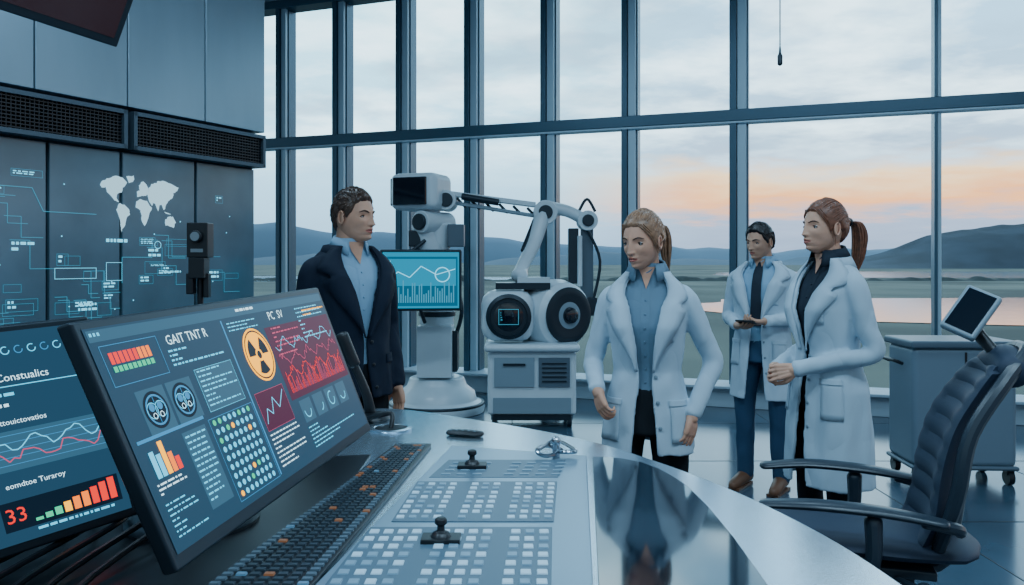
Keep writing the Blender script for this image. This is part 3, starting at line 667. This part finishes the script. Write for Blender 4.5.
root=empty('mounted_tablet',(1.56,2.7,1.22))
slab(Ta,(Tb-Ta)*1.1,(Td-Ta)*1.05,tn,.03,'tablet_body',m_grey,root,.01)
slab(Ta+(Tb-Ta)*.12+(Td-Ta)*.08+tn*.003,(Tb-Ta)*.86,(Td-Ta)*.89,tn,.004,'tablet_screen',m_blackg,root,.0)
mb=MB(); c=(Tb+Td)/2-tn*.03; mb.tube([c,c-tn*.06+V((.02,0,-.03)),V((1.63,2.70,1.19))],[.028,.022,.02],seg=12); mb.sph(c-tn*.03,.04); mb.build('tablet_bracket',m_black,root,world=True,smooth=True)
# ------------------------------------------------------------------ people
def sst(a,b,x): t=min(1,max(0,(x-a)/(b-a))); return t*t*(3-2*t)
ga=lambda v,s:math.exp(-(v/s)**2)
def headpt(d,fem):
    dx,dy,dz=d; x=(.071 if fem else .075)*dx; y=.097*dy; z=.116*dz
    low=max(0,-dz)
    if dz<0: x*=1-.06*low-.14*low*low*(1 if fem else .15)
    if dy<0 and dz<0: y*=1-.42*low
    if dy<0 : y*=1+.04*max(0,dz)
    if dz>.2: x*=1+.05*sst(.2,.7,dz)
    if dy>0:
        wgt=sst(0,.35,dy); ax=abs(x); e=0
        e+=.034*ga(x,.026)*ga(z+.100,.019)*(0.85 if fem else 1.1)
        e+=.019*ga(x,.036)*ga(z+.070,.030)
        e+=.0055*ga(x,.017)*(ga(z+.0555,.005)+ga(z+.068,.006)) -.0040*ga(x,.018)*ga(z+.0615,.0026)
        e-=.005*ga(x,.03)*ga(z+.083,.007)
        t=min(1,max(0,(.022-z)/.058)); fall=1 if z>-.036 else ga(z+.036,.0060)
        top=1 if z<.02 else ga(z-.02,.014)
        e+=(.005+(.017 if fem else .021)*t**1.3)*ga(x,.0062+.0045*t)*fall*top
        e+=.0060*ga(ax-.011,.0052)*ga(z+.034,.0062)
        e-=.0090*ga(ax-.031,.017)*ga(z-.001,.0125)
        e+=.0035*ga(ax-.028,.022)*ga(z-.022,.009)*(.4 if fem else 1.1)
        e+=.006*ga(ax-.041,.017)*ga(z+.028,.018)
        e-=.004*ga(ax-.043,.014)*ga(z+.060,.018)
        y+=e*wgt
    return V((x,y,z))
def person(name,pos,face,H,fem,skin,hairm,outer,shirt,pants,shoe,pose):
    yaw=math.atan2(-face[0],face[1]); s=H/1.75; root=empty(name,(*pos,0),yaw,s)
    fold=bpy.data.objects.new('fold_space',None); bpy.context.scene.collection.objects.link(fold); fold.parent=root; fold.scale=(1,1,2.6); fold.rotation_euler=(.25,.2,0); fold.empty_display_size=.05
    lipm=mat(name+'_lip',(skin[0]*.72,skin[1]*.38,skin[2]*.42),.4); skm=mat(name+'_skin',skin,.48,bump=.08,bscale=140,bdist=.002,var=.08,vscale=18,spec=.35)
    skm.node_tree.nodes['Principled BSDF'].inputs['Subsurface Weight'].default_value=.12; skm.node_tree.nodes['Principled BSDF'].inputs['Subsurface Radius'].default_value=(.02,.008,.004)
    browm=mat(name+'_brow',(.045,.024,.016) if not pose.get('dark') else (.015,.011,.010),.8); eyew=mat(name+'_eyewhite',(.66,.66,.66),.2); iris=mat(name+'_iris',(.025,.02,.018),.1)
    sw=.146 if fem else .172
    if fem: prof=[(.50,.196,.160,0),(.80,.184,.145,-.005),(.93,.174,.138,-.008),(1.02,.150,.120,0),(1.10,.134,.110,.002),(1.20,.146,.123,.01),(1.28,.155,.134,.015),(1.35,.158,.121,.004),(1.41,.150,.102,-.008),(1.445,.128,.085,-.012),(1.475,.096,.073,-.014),(1.50,.07,.062,-.012),(1.525,.058,.056,-.01)]
    else: prof=[(.50,.210,.162,0),(.80,.195,.146,0),(.95,.184,.138,0),(1.10,.168,.128,.005),(1.25,.185,.137,.005),(1.35,.193,.133,0),(1.41,.187,.115,-.005),(1.45,.159,.096,-.01),(1.48,.121,.081,-.012),(1.505,.082,.070,-.012),(1.53,.066,.063,-.01)]
    def pr(z):
        if z<=prof[0][0]: return prof[0][1:]
        for i in range(len(prof)-1):
            if z<=prof[i+1][0]:
                a,b=prof[i],prof[i+1]; t=(z-a[0])/(b[0]-a[0])
                return tuple(a[k]+(b[k]-a[k])*t for k in (1,2,3))
        return prof[-1][1:]
    ex_=pose.get('flare',0)
    def surf(th,z,off=0,fold=True):
        a,b,yc=pr(z); si,c_=math.sin(th),math.cos(th); k=.86
        x=math.copysign(abs(si)**k,si)*a; y=math.copysign(abs(c_)**k,c_)*b
        fl=1+ex_*sst(1.05,.6,z)
        if fold: fl+= (.032*math.sin(6*th+1.3)+.022*math.sin(11*th+z*4))*sst(1.05,.65,z)+.012*math.sin(z*46+5*th)*ga(z-1.08,.12)
        return V((x*fl+si*off,y*fl+yc+c_*off,z))
    zh=pose['hem']; ztop=1.505 if not fem else 1.49
    gap=pose['gap']
    def gz(z):
        for (z0,g0),(z1,g1) in zip(gap[:-1],gap[1:]):
            if z<=z1: t=max(0,(z-z0)/(z1-z0)); return g0+(g1-g0)*t
        return gap[-1][1]
    mb=MB(); nz=64; nt_=72; v=[];f=[]
    for i in range(nz+1):
        z=zh+(ztop-zh)*i/nz; g=gz(z)
        for k in range(nt_+1): v.append(surf(g+(2*pi-2*g)*k/nt_,z,.004))
        for k in range(nt_,-1,-1): v.append(surf(g+(2*pi-2*g)*k/nt_,z,-.014))
    m_=2*(nt_+1)
    for i in range(nz):
        for k in range(m_): k2=(k+1)%m_; f.append((i*m_+k,i*m_+k2,(i+1)*m_+k2,(i+1)*m_+k))
    for i in (0,nz):
        for k in range(nt_): f.append((i*m_+k,i*m_+k+1,i*m_+m_-2-k,i*m_+m_-1-k))
    mb.add(v,f)
    for sd in ('R','L'):
        sg=1 if sd=='R' else -1; el,wr=[V(q) for q in pose[sd][:2]]
        sh=V((sg*sw,-.01,1.385)); k=1.0 if not fem else .88
        ph=random.random()*6
        fn=lambda t,a,ph=ph:1+.09*abs(math.sin(t*24+ph+1.3*math.sin(a)))*ga(t-.58,.15)+.05*math.sin(t*64+a*2)*ga(t-.88,.10)+.02*math.sin(3*a+t*9)
        mb.tube([sh-V((sg*.07,0,-.022)),sh,sh.lerp(el,.30)+V((sg*.008,0,0)),sh.lerp(el,.65)+V((sg*.004,0,0)),el,el.lerp(wr,.5),wr],[.050*k,.060*k,.055*k,.048*k,.045*k,.041*k,.039*k],seg=28,sub=8,fn=fn)
    mb.build('outer_coat',outer,root,smooth=True,remesh=.0072,smooth_it=3,disp=.012,space=fold)
    mb=MB();v=[];f=[];nz=36;nt2=48
    zs=pose.get('tuck',.96)
    for i in range(nz+1):
        z=zs+(1.535-zs)*i/nz
        for k in range(nt2): v.append(surf(2*pi*k/nt2,z,-.024 if z<1.45 else -.024+.024*sst(1.45,1.53,z),False))
    for i in range(nz):
        for k in range(nt2): k2=(k+1)%nt2; f.append((i*nt2+k,i*nt2+k2,(i+1)*nt2+k2,(i+1)*nt2+k))
    f.append(tuple(range(nt2))); f.append(tuple(nz*nt2+k for k in range(nt2)))
    mb.add(v,f)
    for i in range(8): mb.sph(surf(0,1.44-i*.055,-.021,False),.0045,0,8)
    v=[];f=[]
    for i in range(20):
        z=zs+.01+(1.47-zs)*i/19; w_=.014/pr(z)[0]
        v+=[surf(-w_,z,-.022,False),surf(w_,z,-.022,False)]
    for i in range(19): a=i*2; f.append((a,a+1,a+3,a+2))
    mb.add(v,f)
    mb.build('shirt',shirt,root,smooth=True)
    mb=MB(); zt=1.52; zb=pose.get('vneck',1.43)
    v=[surf(-.55,zt,.002,False),surf(-.25,zt,.004,False),surf(.25,zt,.004,False),surf(.55,zt,.002,False),surf(.2,(zt+zb)/2+.01,-.010,False),surf(0,zb,-.017,False),surf(-.2,(zt+zb)/2+.01,-.010,False),surf(0,(zt+zb)/2+.02,-.010,False)]
    mb.add(v,[(0,1,7,6),(1,2,7),(2,3,4,7),(4,5,7),(5,6,7)]); mb.build('neck_skin',skm,root,smooth=True,auto=0)
    mb=MB()
    for sg in (-1,1):
        v=[];f=[];n_=14
        for i in range(n_+1):
            t=i/n_; th=sg*(pi-(pi-.42)*t); zt=1.555-.03*t
            dd=surf(th,1.515,0,False); c0=V((0,-.01,0)); dirn=V((dd.x,dd.y+.01,0)).normalized(); r=.058+.012*t
            v.append(c0+dirn*(r-.002)+V((0,0,zt))); v.append(c0+dirn*(r+.006)+V((0,0,zt+.004))); wdd=.035+.03*sst(.6,1,t); v.append(c0+dirn*(r+.026)+V((0,0,zt-wdd)))
        for i in range(n_): a=i*3; f+=[(a,a+3,a+4,a+1),(a+1,a+4,a+5,a+2)]
        mb.add(v,f)
    o=mb.build('shirt_collar',shirt,root,smooth=True,auto=0); sm_=o.modifiers.new('so','SOLIDIFY'); sm_.thickness=.003
    mb=MB(); zb=pose.get('lap',1.12)
    for sg in (-1,1):
        v=[];f=[];n_=26
        for i in range(n_+1):
            t=i/n_; z=1.50+(zb-1.50)*t; g=gz(z)
            wl=(.03+.055*sst(0,.3,t))*(1-sst(.35,1,t))+.006
            if abs(t-.32)<.03: wl*=.6
            r=max(.06,pr(z)[1])
            a=surf(sg*(g-.01),z,.012,False); b=surf(sg*(g+wl*.5/r),z,.024,False); c=surf(sg*(g+wl/r),z,.022,False); v+=[a,b,c]
        for i in range(n_): a=i*3; f+=[(a,a+3,a+4,a+1),(a+1,a+4,a+5,a+2)]
        mb.add(v,f)
        v=[];f=[];n_=16
        for i in range(n_+1):
            t=i/n_; g=gz(1.49); th=sg*(pi-(pi-g)*t); q=surf(th,1.49,0,False); dirn=V((q.x,q.y+.012,0)).normalized()
            v.append(q+dirn*.002+V((0,0,.022-.01*t))); v.append(q+dirn*.012+V((0,0,.020-.012*t))); v.append(q+dirn*.034+V((0,0,-.025-.012*t)))
        for i in range(n_): a=i*3; f+=[(a,a+3,a+4,a+1),(a+1,a+4,a+5,a+2)]
        mb.add(v,f)
    o=mb.build('lapels',outer,root,smooth=True,auto=0); sm_=o.modifiers.new('so','SOLIDIFY'); sm_.thickness=.004
    mb=MB()
    for i in range(4):
        z=1.08-i*.10
        if z<zh+.05: break
        mb.sph(surf(-gz(z)-.10,z,.008),(.008,.004,.008),0,10)
    mb.build('coat_buttons',m_grey if pose.get('pockets',True) else m_black,root,smooth=True)
    mb=MB()
    def patch(th0,th1,z0,z1,off=.011):
        v=[];f=[]
        for i in range(7):
            for k in range(7): v.append(surf(th0+(th1-th0)*k/6,z0+(z1-z0)*i/6,off))
        for i in range(6):
            for k in range(6): a=i*7+k; f.append((a,a+1,a+8,a+7))
        mb.add(v,f)
    if pose.get('pockets',True):
        for sg in (-1,1): patch(sg*.55,sg*1.15,.82,.98); patch(sg*.53,sg*1.17,.965,.99,.014)
        patch(-.75,-.45,1.22,1.31)
    else:
        for sg in (-1,1): patch(sg*.6,sg*1.2,.98,1.02)
    o=mb.build('pockets',outer,root,smooth=True,auto=0); sm_=o.modifiers.new('so','SOLIDIFY'); sm_.thickness=.004
    if pose.get('tie'):
        mb=MB(); v=[];f=[]
        for i in range(16):
            t=i/15; z=1.50-.42*t; w_=(.016 if t<.08 else .016+.016*t)/pr(z)[1]*.8
            v+=[surf(-w_,z,-.014,False),surf(0,z,-.007,False),surf(w_,z,-.014,False)]
        for i in range(15): a=i*3; f+=[(a,a+3,a+4,a+1),(a+1,a+4,a+5,a+2)]
        mb.add(v,f); mb.build('necktie',pose['tie'],root,smooth=True,auto=0)
    mb=MB(); st=pose.get('stance',.095); k=.86 if fem else 1
    for sg in (-1,1): mb.tube([(sg*.07,0,.98),(sg*.086,.0,.86),(sg*st,.008,.68),(sg*st,.018,.5),(sg*st,0,.3),(sg*(st+.005),-.015,.075)],[.098*k,.095*k,.082*k,.064*k,.060*k,.055*k],seg=20,sub=6)
    v=[];f=[]
    for i in range(12):
        z=.84+(zs+.03-.84)*i/11
        for q in range(40): v.append(surf(2*pi*q/40,z,-.021,False))
    for i in range(11):
        for q in range(40): q2=(q+1)%40; f.append((i*40+q,i*40+q2,(i+1)*40+q2,(i+1)*40+q))
    f.append(tuple(range(40))); f.append(tuple(11*40+q for q in range(40))); mb.add(v,f)
    mb.build('trousers',pants,root,smooth=True,remesh=.009,smooth_it=2,disp=.014,space=fold)
    mb=MB()
    for sg in (-1,1):
        v0=len(mb.v); x=sg*(st+.005); mb.tube([(x,-.065,.05),(x,-.01,.06),(x+sg*.008,.08,.045),(x+sg*.014,.16,.032),(x+sg*.014,.195,.03)],[.038,.045,.042,.036,.024],seg=18)
        mb.v[v0:]=[(a,b,max(0,c)) for a,b,c in mb.v[v0:]]
        mb.box((x+sg*.006,.06,.008),(.075,.25,.016))
    mb.build('shoes',shoe,root,smooth=True)
    mb=MB()
    for sd in ('R','L'):
        sg=1 if sd=='R' else -1; el,wr,d,nrm,curl=pose[sd]; el=V(el);wr=V(wr); d=V(d).normalized(); n_=V(nrm); n_=(n_-d*n_.dot(d)).normalized()
        sdv=n_.cross(d)*sg*pose.get('tflip'+sd,1); hs=.92 if fem else 1.0
        mb.tube([wr-(wr-el).normalized()*.05,wr,wr+d*.02],[.026*hs,.026*hs,.027*hs],seg=12,flat=1)
        w0=wr
        for q,(o_,ln_,r_) in enumerate(((.029,.070,.0086),(.010,.078,.0090),(-.010,.072,.0086),(-.028,.056,.0076))):
            b0=w0+d*.015+sdv*(o_*.5); b1=w0+(d*.088+sdv*o_-n_*.004)*hs
            mb.tube([b0,b0.lerp(b1,.5)-n_*.003,b1],[.015*hs,.0155*hs,.0120*hs],seg=10)
            c=curl*(1+.12*q); p=b1.copy(); a=c*.5; P=[p.copy()]; Rr=[r_*1.1*hs]
            dd=(d+sdv*o_*3.5).normalized()
            for L_ in (.45,.31,.24):
                p=p+(dd*math.cos(a)+n_*math.sin(a))*ln_*L_*hs*1.0; P.append(p.copy()); a+=c; Rr.append(r_*(1-.09*len(Rr))*hs)
            mb.tube(P,Rr,seg=10,sub=3)
        t0=w0+(d*.022+sdv*.022+n_*.004)*hs; t1=w0+(d*.055+sdv*.046+n_*.014)*hs; t2=t1+(d*.030+sdv*.010*(1-curl)+n_*.010*(1+curl))*hs; t3=t2+(d*.024-sdv*.004*curl+n_*.008*curl)*hs
        mb.tube([t0,t1,t2,t3],[.016*hs,.0125*hs,.0105*hs,.0085*hs],seg=10,sub=3)
    mb.build('hands',skm,root,smooth=True,remesh=.0030,smooth_it=1)
    hf=pose['look']; rel=math.atan2(-hf[0],hf[1])-yaw; pitch=pose.get('pitch',0)
    HR=Matrix.Rotation(rel,3,'Z')@Matrix.Rotation(-pitch,3,'X')@Matrix.Rotation(pose.get('roll',0),3,'Y')
    piv=V((0,.0,1.545)); HC=piv+HR@V((0,.018,.088))
    T=lambda p:HC+HR@p
    mb=MB(); mb.tube([(0,-.022,1.45),(0,-.015,1.51),T(V((0,-.022,-.06))),T(V((0,-.02,-.01)))],[.064,.049,.047,.055] if fem else [.072,.060,.057,.06],seg=24); 
    mb.build('neck',skm,root,smooth=True)
    NU,NV=160,120; v=[];f=[];mi=[];loc=[]
    for i in range(NV+1):
        t=pi*i/NV
        for k in range(NU):
            a=2*pi*k/NU; d=(math.sin(t)*math.sin(a),math.sin(t)*math.cos(a),math.cos(t)); p=headpt(d,fem); loc.append((p,d)); v.append(T(p))
    for i in range(NV):
        for k in range(NU):
            k2=(k+1)%NU; f.append((i*NU+k,(i+1)*NU+k,(i+1)*NU+k2,i*NU+k2)); p,d=loc[i*NU+k]
            wl=.022*(1-((p.z+.0615)/.0115)**2) if abs(p.z+.0615)<.0115 else 0
            mi.append(1 if d[1]>0 and abs(p.x)<wl else 0)
    mb=MB(); mb.add(v,f); mb.m=mi
    for sg in (-1,1):
        c=V((sg*(.072 if fem else .077),-.004,-.008)); R_=HR@Matrix.Rotation(sg*-.35,3,'Z')@Matrix.Rotation(.2,3,'X')
        pts=[T(c+V((sg*(.003+.004*(math.cos(a)<0)),-.016*math.cos(a)*.9,.028*math.sin(a)*(1 if math.sin(a)>0 else .95)))) for a in [2*pi*i/14 for i in range(15)]]
        mb.tube(pts,.0048,seg=8,sub=2); mb.sph(T(c),(.005,.014,.025),0,12,R_)
    mb.build('head',[skm,lipm],root,smooth=True,auto=0)
    mb=MB()
    for sg in (-1,1):
        c=V((sg*.031,.0685,-.001)); mb.sph(T(c),.0125,0,16); mb.sph(T(c+V((0,.0088,-.001))),(.0060,.0045,.0060),1,12,HR)
        mb.tube([T(c+V((q*.0150,.0125-abs(q)**2*.0065,.0050-abs(q)**2*.0055))) for q in (-1,-.5,0,.5,1)],[.0014,.0024,.0027,.0025,.0016],2,seg=6,sub=3)
        mb.tube([T(c+V((q*.0130,.0118-abs(q)**2*.005,-.0062+abs(q)**2*.004))) for q in (-1,-.5,0,.5,1)],[.0006,.0009,.0010,.0009,.0006],2,seg=6,sub=3)
        yb=lambda x,z:headpt((x/.077,math.sqrt(max(0,1-(x/.077)**2-(z/.116)**2)),z/.116),fem).y
        mb.tube([T(V((sg*x,yb(x,z)+.0008,z))) for x,z in ((.013,.017),(.024,.0225),(.036,.0245),(.051,.018))],[.0022,.0036,.0032,.0014] if not fem else [.0016,.0026,.0023,.0010],2,seg=8,sub=4,flat=1)
        mb.sph(T(V((sg*.0065,yb(.0065,-.041)-.002,-.042))),(.003,.003,.0016),1,8,HR)
    mb.tube([T(V((q*.020,headpt((q*.020/.075,math.sqrt(max(0,1-(q*.02/.075)**2-.53**2)),-.53),fem).y+.0005,-.0615-abs(q)*.0008))) for q in (-1,-.5,0,.5,1)],[.0005,.0010,.0011,.0010,.0005],2,seg=6,sub=3)
    mb.build('eyes_and_brows',[eyew,iris,browm],root,smooth=True)
    hl=[(0,.070),(30,.066),(50,.052),(66,.012),(78,-.012),(84,.016),(100,.020),(112,-.01),(130,-.05),(180,-.068)] if not fem else [(0,.066),(28,.062),(48,.046),(64,.016),(76,-.022),(84,.004),(98,.012),(112,-.015),(130,-.05),(180,-.068)]
    def hline(ph):
        ph=abs(ph)
        for (a,b),(c,d) in zip(hl[:-1],hl[1:]):
            if ph<=c: t=(ph-a)/(c-a); t=t*t*(3-2*t); return b+(d-b)*t
        return hl[-1][1]
    v=[];hv=pose.get('hairvol',.013)
    def hth(d,ph):
        if fem: return hv*(.60+.15*max(0,d[2])+.55*sst(30,150,abs(ph)))
        return hv*(.55+.6*max(0,d[2])+.45*sst(30,150,abs(ph)))+.003*noise.noise(V((d[0]*5,d[1]*4,d[2]*5)))+.006*sst(50,0,abs(ph))*sst(.3,.8,d[2])
    for p,d in loc:
        ph=math.degrees(math.atan2(d[0],d[1])); m=sst(-.004,.012,p.z-hline(ph)+.004*noise.noise(V((ph*.12,p.z*20,1))))
        v.append(T(p+V(d)*(-.006+(hth(d,ph)+.006)*m)))
    mb=MB(); mb.add(v,f)
    def dirof(ph,z):
        dz=z/.116; r=math.sqrt(max(0,1-dz*dz)); a=math.radians(ph); return V((math.sin(a)*r,math.cos(a)*r,dz))
    if fem:
        kb=V((0,-.116,pose.get('ptz',.035))); mb.sph(T(kb+V((0,.012,0))),(.028,.026,.028),0,16,HR)
        dk=dirof(180,kb.z)
        starts=[]
        for q in range(170):
            ph=random.uniform(-178,178); z0=hline(ph)+.004
            starts.append(dirof(ph,z0+random.choice((0,0,random.uniform(0,.03)))))
        for d0 in starts:
            P=[];R_=[]; ang=max(.05,d0.angle(dk)); nst=max(4,int(ang*4))
            jit=random.uniform(-.0015,.001)
            for i in range(nst+1):
                t=i/nst
                if ang>3.0: d=(d0.lerp(dk,t)+V((0,0,.8*math.sin(pi*t)))).normalized()
                else: d=d0.slerp(dk,t); d=(d+V((0,0,.25*math.sin(pi*t)*(1 if d0.z>-.1 else 0)))).normalized()
                ph=math.degrees(math.atan2(d.x,d.y)); off=hth(d,ph)*sst(-.12,.15,t)-.001+jit
                P.append(T(headpt(d,fem)+d*off)); R_.append(.0016+.0018*math.sin(pi*min(1,t+.15)))
            mb.tube(P,R_,seg=5,sub=3,caps=False)
        tail=pose['tail']
        for q in range(70):
            a=random.random()*6.28; rr=math.sqrt(random.random()); o=V((math.cos(a)*rr,math.sin(a)*rr*.8,0))
            L_=random.uniform(.75,1.1); P=[]
            for j,(tx,ty,tz,tr) in enumerate(tail): P.append(T(kb+V((tx,ty,tz*L_))+V((o.x*tr,o.y*tr,0))))
            mb.tube(P,[.0035,.005,.005,.0035,.0010][:len(P)],seg=6,sub=5)
        for sg in (-1,1):
            for q in range(4):
                r_=random.uniform(-.004,.004)
                mb.tube([T(V((sg*(.022+q*.009),.074-.003*q,.078))),T(V((sg*(.057+q*.003),.062+r_-.004*q,.048))),T(V((sg*(.070+.001*q),.038-.010*q,.005))),T(V((sg*.072,.024-.008*q,-.032-.016*q)))],[.002,.0034,.0028,.0008],seg=6,sub=5)
    else:
        for q in range(900):
            d=V((random.gauss(0,1),random.gauss(0,1),random.gauss(.3,1))).normalized(); ph=math.degrees(math.atan2(d.x,d.y)); p=headpt(d,fem)
            if p.z<hline(ph)+.006: continue
            o=hth(d,ph)
            flow=V((.35,.3,.15)) if d.z>.55 else V((0,-.5,-.75))
            if d.y>.5 and d.z<.8: flow=V((.5,-.2,.5))
            tn_=(flow-d*flow.dot(d)).normalized()
            ln=.024
            P=[T(p+d*(o-.003)),T(p+d*(o+.0005)+tn_*ln*.5),T(p+d*(o-.002)+tn_*ln)]
            mb.tube(P,[.0018,.0018,.0006],seg=5,sub=2,caps=False)
    mb.build('hair',hairm,root,smooth=True,auto=0)
    if fem:
        mb=MB(); mb.lathe(T(kb+V((0,-.014,0))),[(.018,-.008),(.021,0),(.018,.008)],0,16,HR@V((0,-1,.15))); mb.build('hair_tie',m_black,root,smooth=True)
    return root
def cloth(n,c,r=.8): return mat(n,c,r,bump=.55,bscale=4.2,bdist=.030,stretch=(1,1,.5),spec=.25,crease=True)
m_coat=cloth('lab_coat_cotton',(.47,.61,.71))
m_suit=cloth('navy_suit_wool',(.007,.014,.030),.75)
m_sblue=cloth('shirt_blue',(.26,.44,.60)); m_sgrey=cloth('blouse_grey',(.14,.23,.31)); m_sblk=cloth('top_dark',(.02,.03,.045))
m_jean=cloth('jeans',(.03,.07,.13)); m_trou=cloth('trousers_black',(.007,.010,.014)); m_brown=mat('leather_brown',(.16,.07,.035),.5); m_shb=mat('leather_black',(.01,.01,.012),.35)
def hairmat(n,c): return mat(n,c,.38,bump=.3,bscale=160,bdist=.002,var=.3,vscale=60)
h_dk=hairmat('hair_dark_brown',(.070,.036,.023)); h_bl=hairmat('hair_light_brown',(.27,.14,.078)); h_rd=hairmat('hair_auburn',(.19,.070,.038)); h_bk=hairmat('hair_black',(.012,.010,.011))
labgap=[(.5,.34),(.9,.18),(1.05,.14),(1.2,.20),(1.35,.36),(1.49,.80),(1.6,1)]
person('man_in_navy_suit',(-.76,3.76),(.66,-.75),1.83,False,(.62,.33,.22),h_dk,m_suit,m_sblue,m_trou,m_shb,
 dict(hem=.83,gap=[(.5,.12),(.83,.12),(1.0,.03),(1.10,.02),(1.3,.24),(1.45,.52),(1.505,.7),(1.6,.9)],lap=1.10,pockets=False,look=(.88,-.48),pitch=.02,vneck=1.42,
 R=((.222,-.03,1.12),(.215,.02,.87),(0,.12,-1),(-1,.1,0),.35),L=((-.222,-.03,1.12),(-.215,.05,.87),(0,.15,-1),(1,.1,0),.35)))
person('woman_in_lab_coat',(.545,3.22),(-.25,-.97),1.70,True,(.68,.36,.245),h_bl,m_coat,m_sgrey,m_trou,m_shb,
 dict(hem=.77,gap=labgap,lap=1.10,look=(-.66,-.75),pitch=.18,flare=.02,tuck=1.0,tail=[(0,-.01,0,.008),(-.0,-.045,-.005,.020),(-.0,-.06,-.07,.026),(0,-.055,-.14,.022),(0,-.05,-.20,.008)],
 R=((.228,-.02,1.12),(.185,.16,1.03),(-.35,.35,-.8),(-.8,-.5,-.2),.75),L=((-.265,-.05,1.13),(-.185,.07,.93),(.2,.25,-1),(.8,-.5,0),.4)))
person('man_in_lab_coat',(1.66,5.3),(-.60,-.80),1.745,False,(.56,.31,.21),h_bk,m_coat,m_sblue,m_jean,m_brown,
 dict(hem=.60,gap=labgap,lap=1.10,look=(-.80,-.60),pitch=.12,tie=m_sblk,stance=.115,dark=1,
 R=((.240,-.02,1.13),(.095,.225,1.09),(-.8,.55,.0),(-.2,-.2,1),.6),L=((-.240,-.02,1.13),(-.105,.215,1.12),(.75,.6,-.0),(.1,-.3,1),.6),tflipR=1,tflipL=1))
person('woman_in_white_coat',(1.40,3.55),(-.95,-.31),1.765,True,(.70,.38,.26),h_rd,m_coat,m_sblk,m_trou,m_shb,
 dict(hem=.52,gap=[(.5,.22),(.9,.08),(1.05,.06),(1.2,.14),(1.35,.34),(1.49,.8),(1.6,1)],lap=1.10,look=(-.95,-.31),pitch=-.03,flare=.02,ptz=.03,tail=[(0,-.01,0,.01),(-.0,-.055,-.005,.026),(-.0,-.075,-.07,.036),(0,-.070,-.15,.032),(0,-.05,-.22,.010)],
 R=((.205,-.06,1.10),(.075,.205,1.02),(-.55,.8,-.15),(-.7,-.5,-.2),.75),L=((-.205,-.06,1.10),(-.07,.215,1.03),(.5,.8,-.2),(.7,-.5,-.2),.75)))
rt=bpy.data.objects['man_in_lab_coat']
mb=MB(); mb.box((0,.285,1.115),(.12,.10,.012),0,Matrix.Rotation(.25,3,'X')); o=mb.build('held_notebook',m_black,rt,bevel=.004)
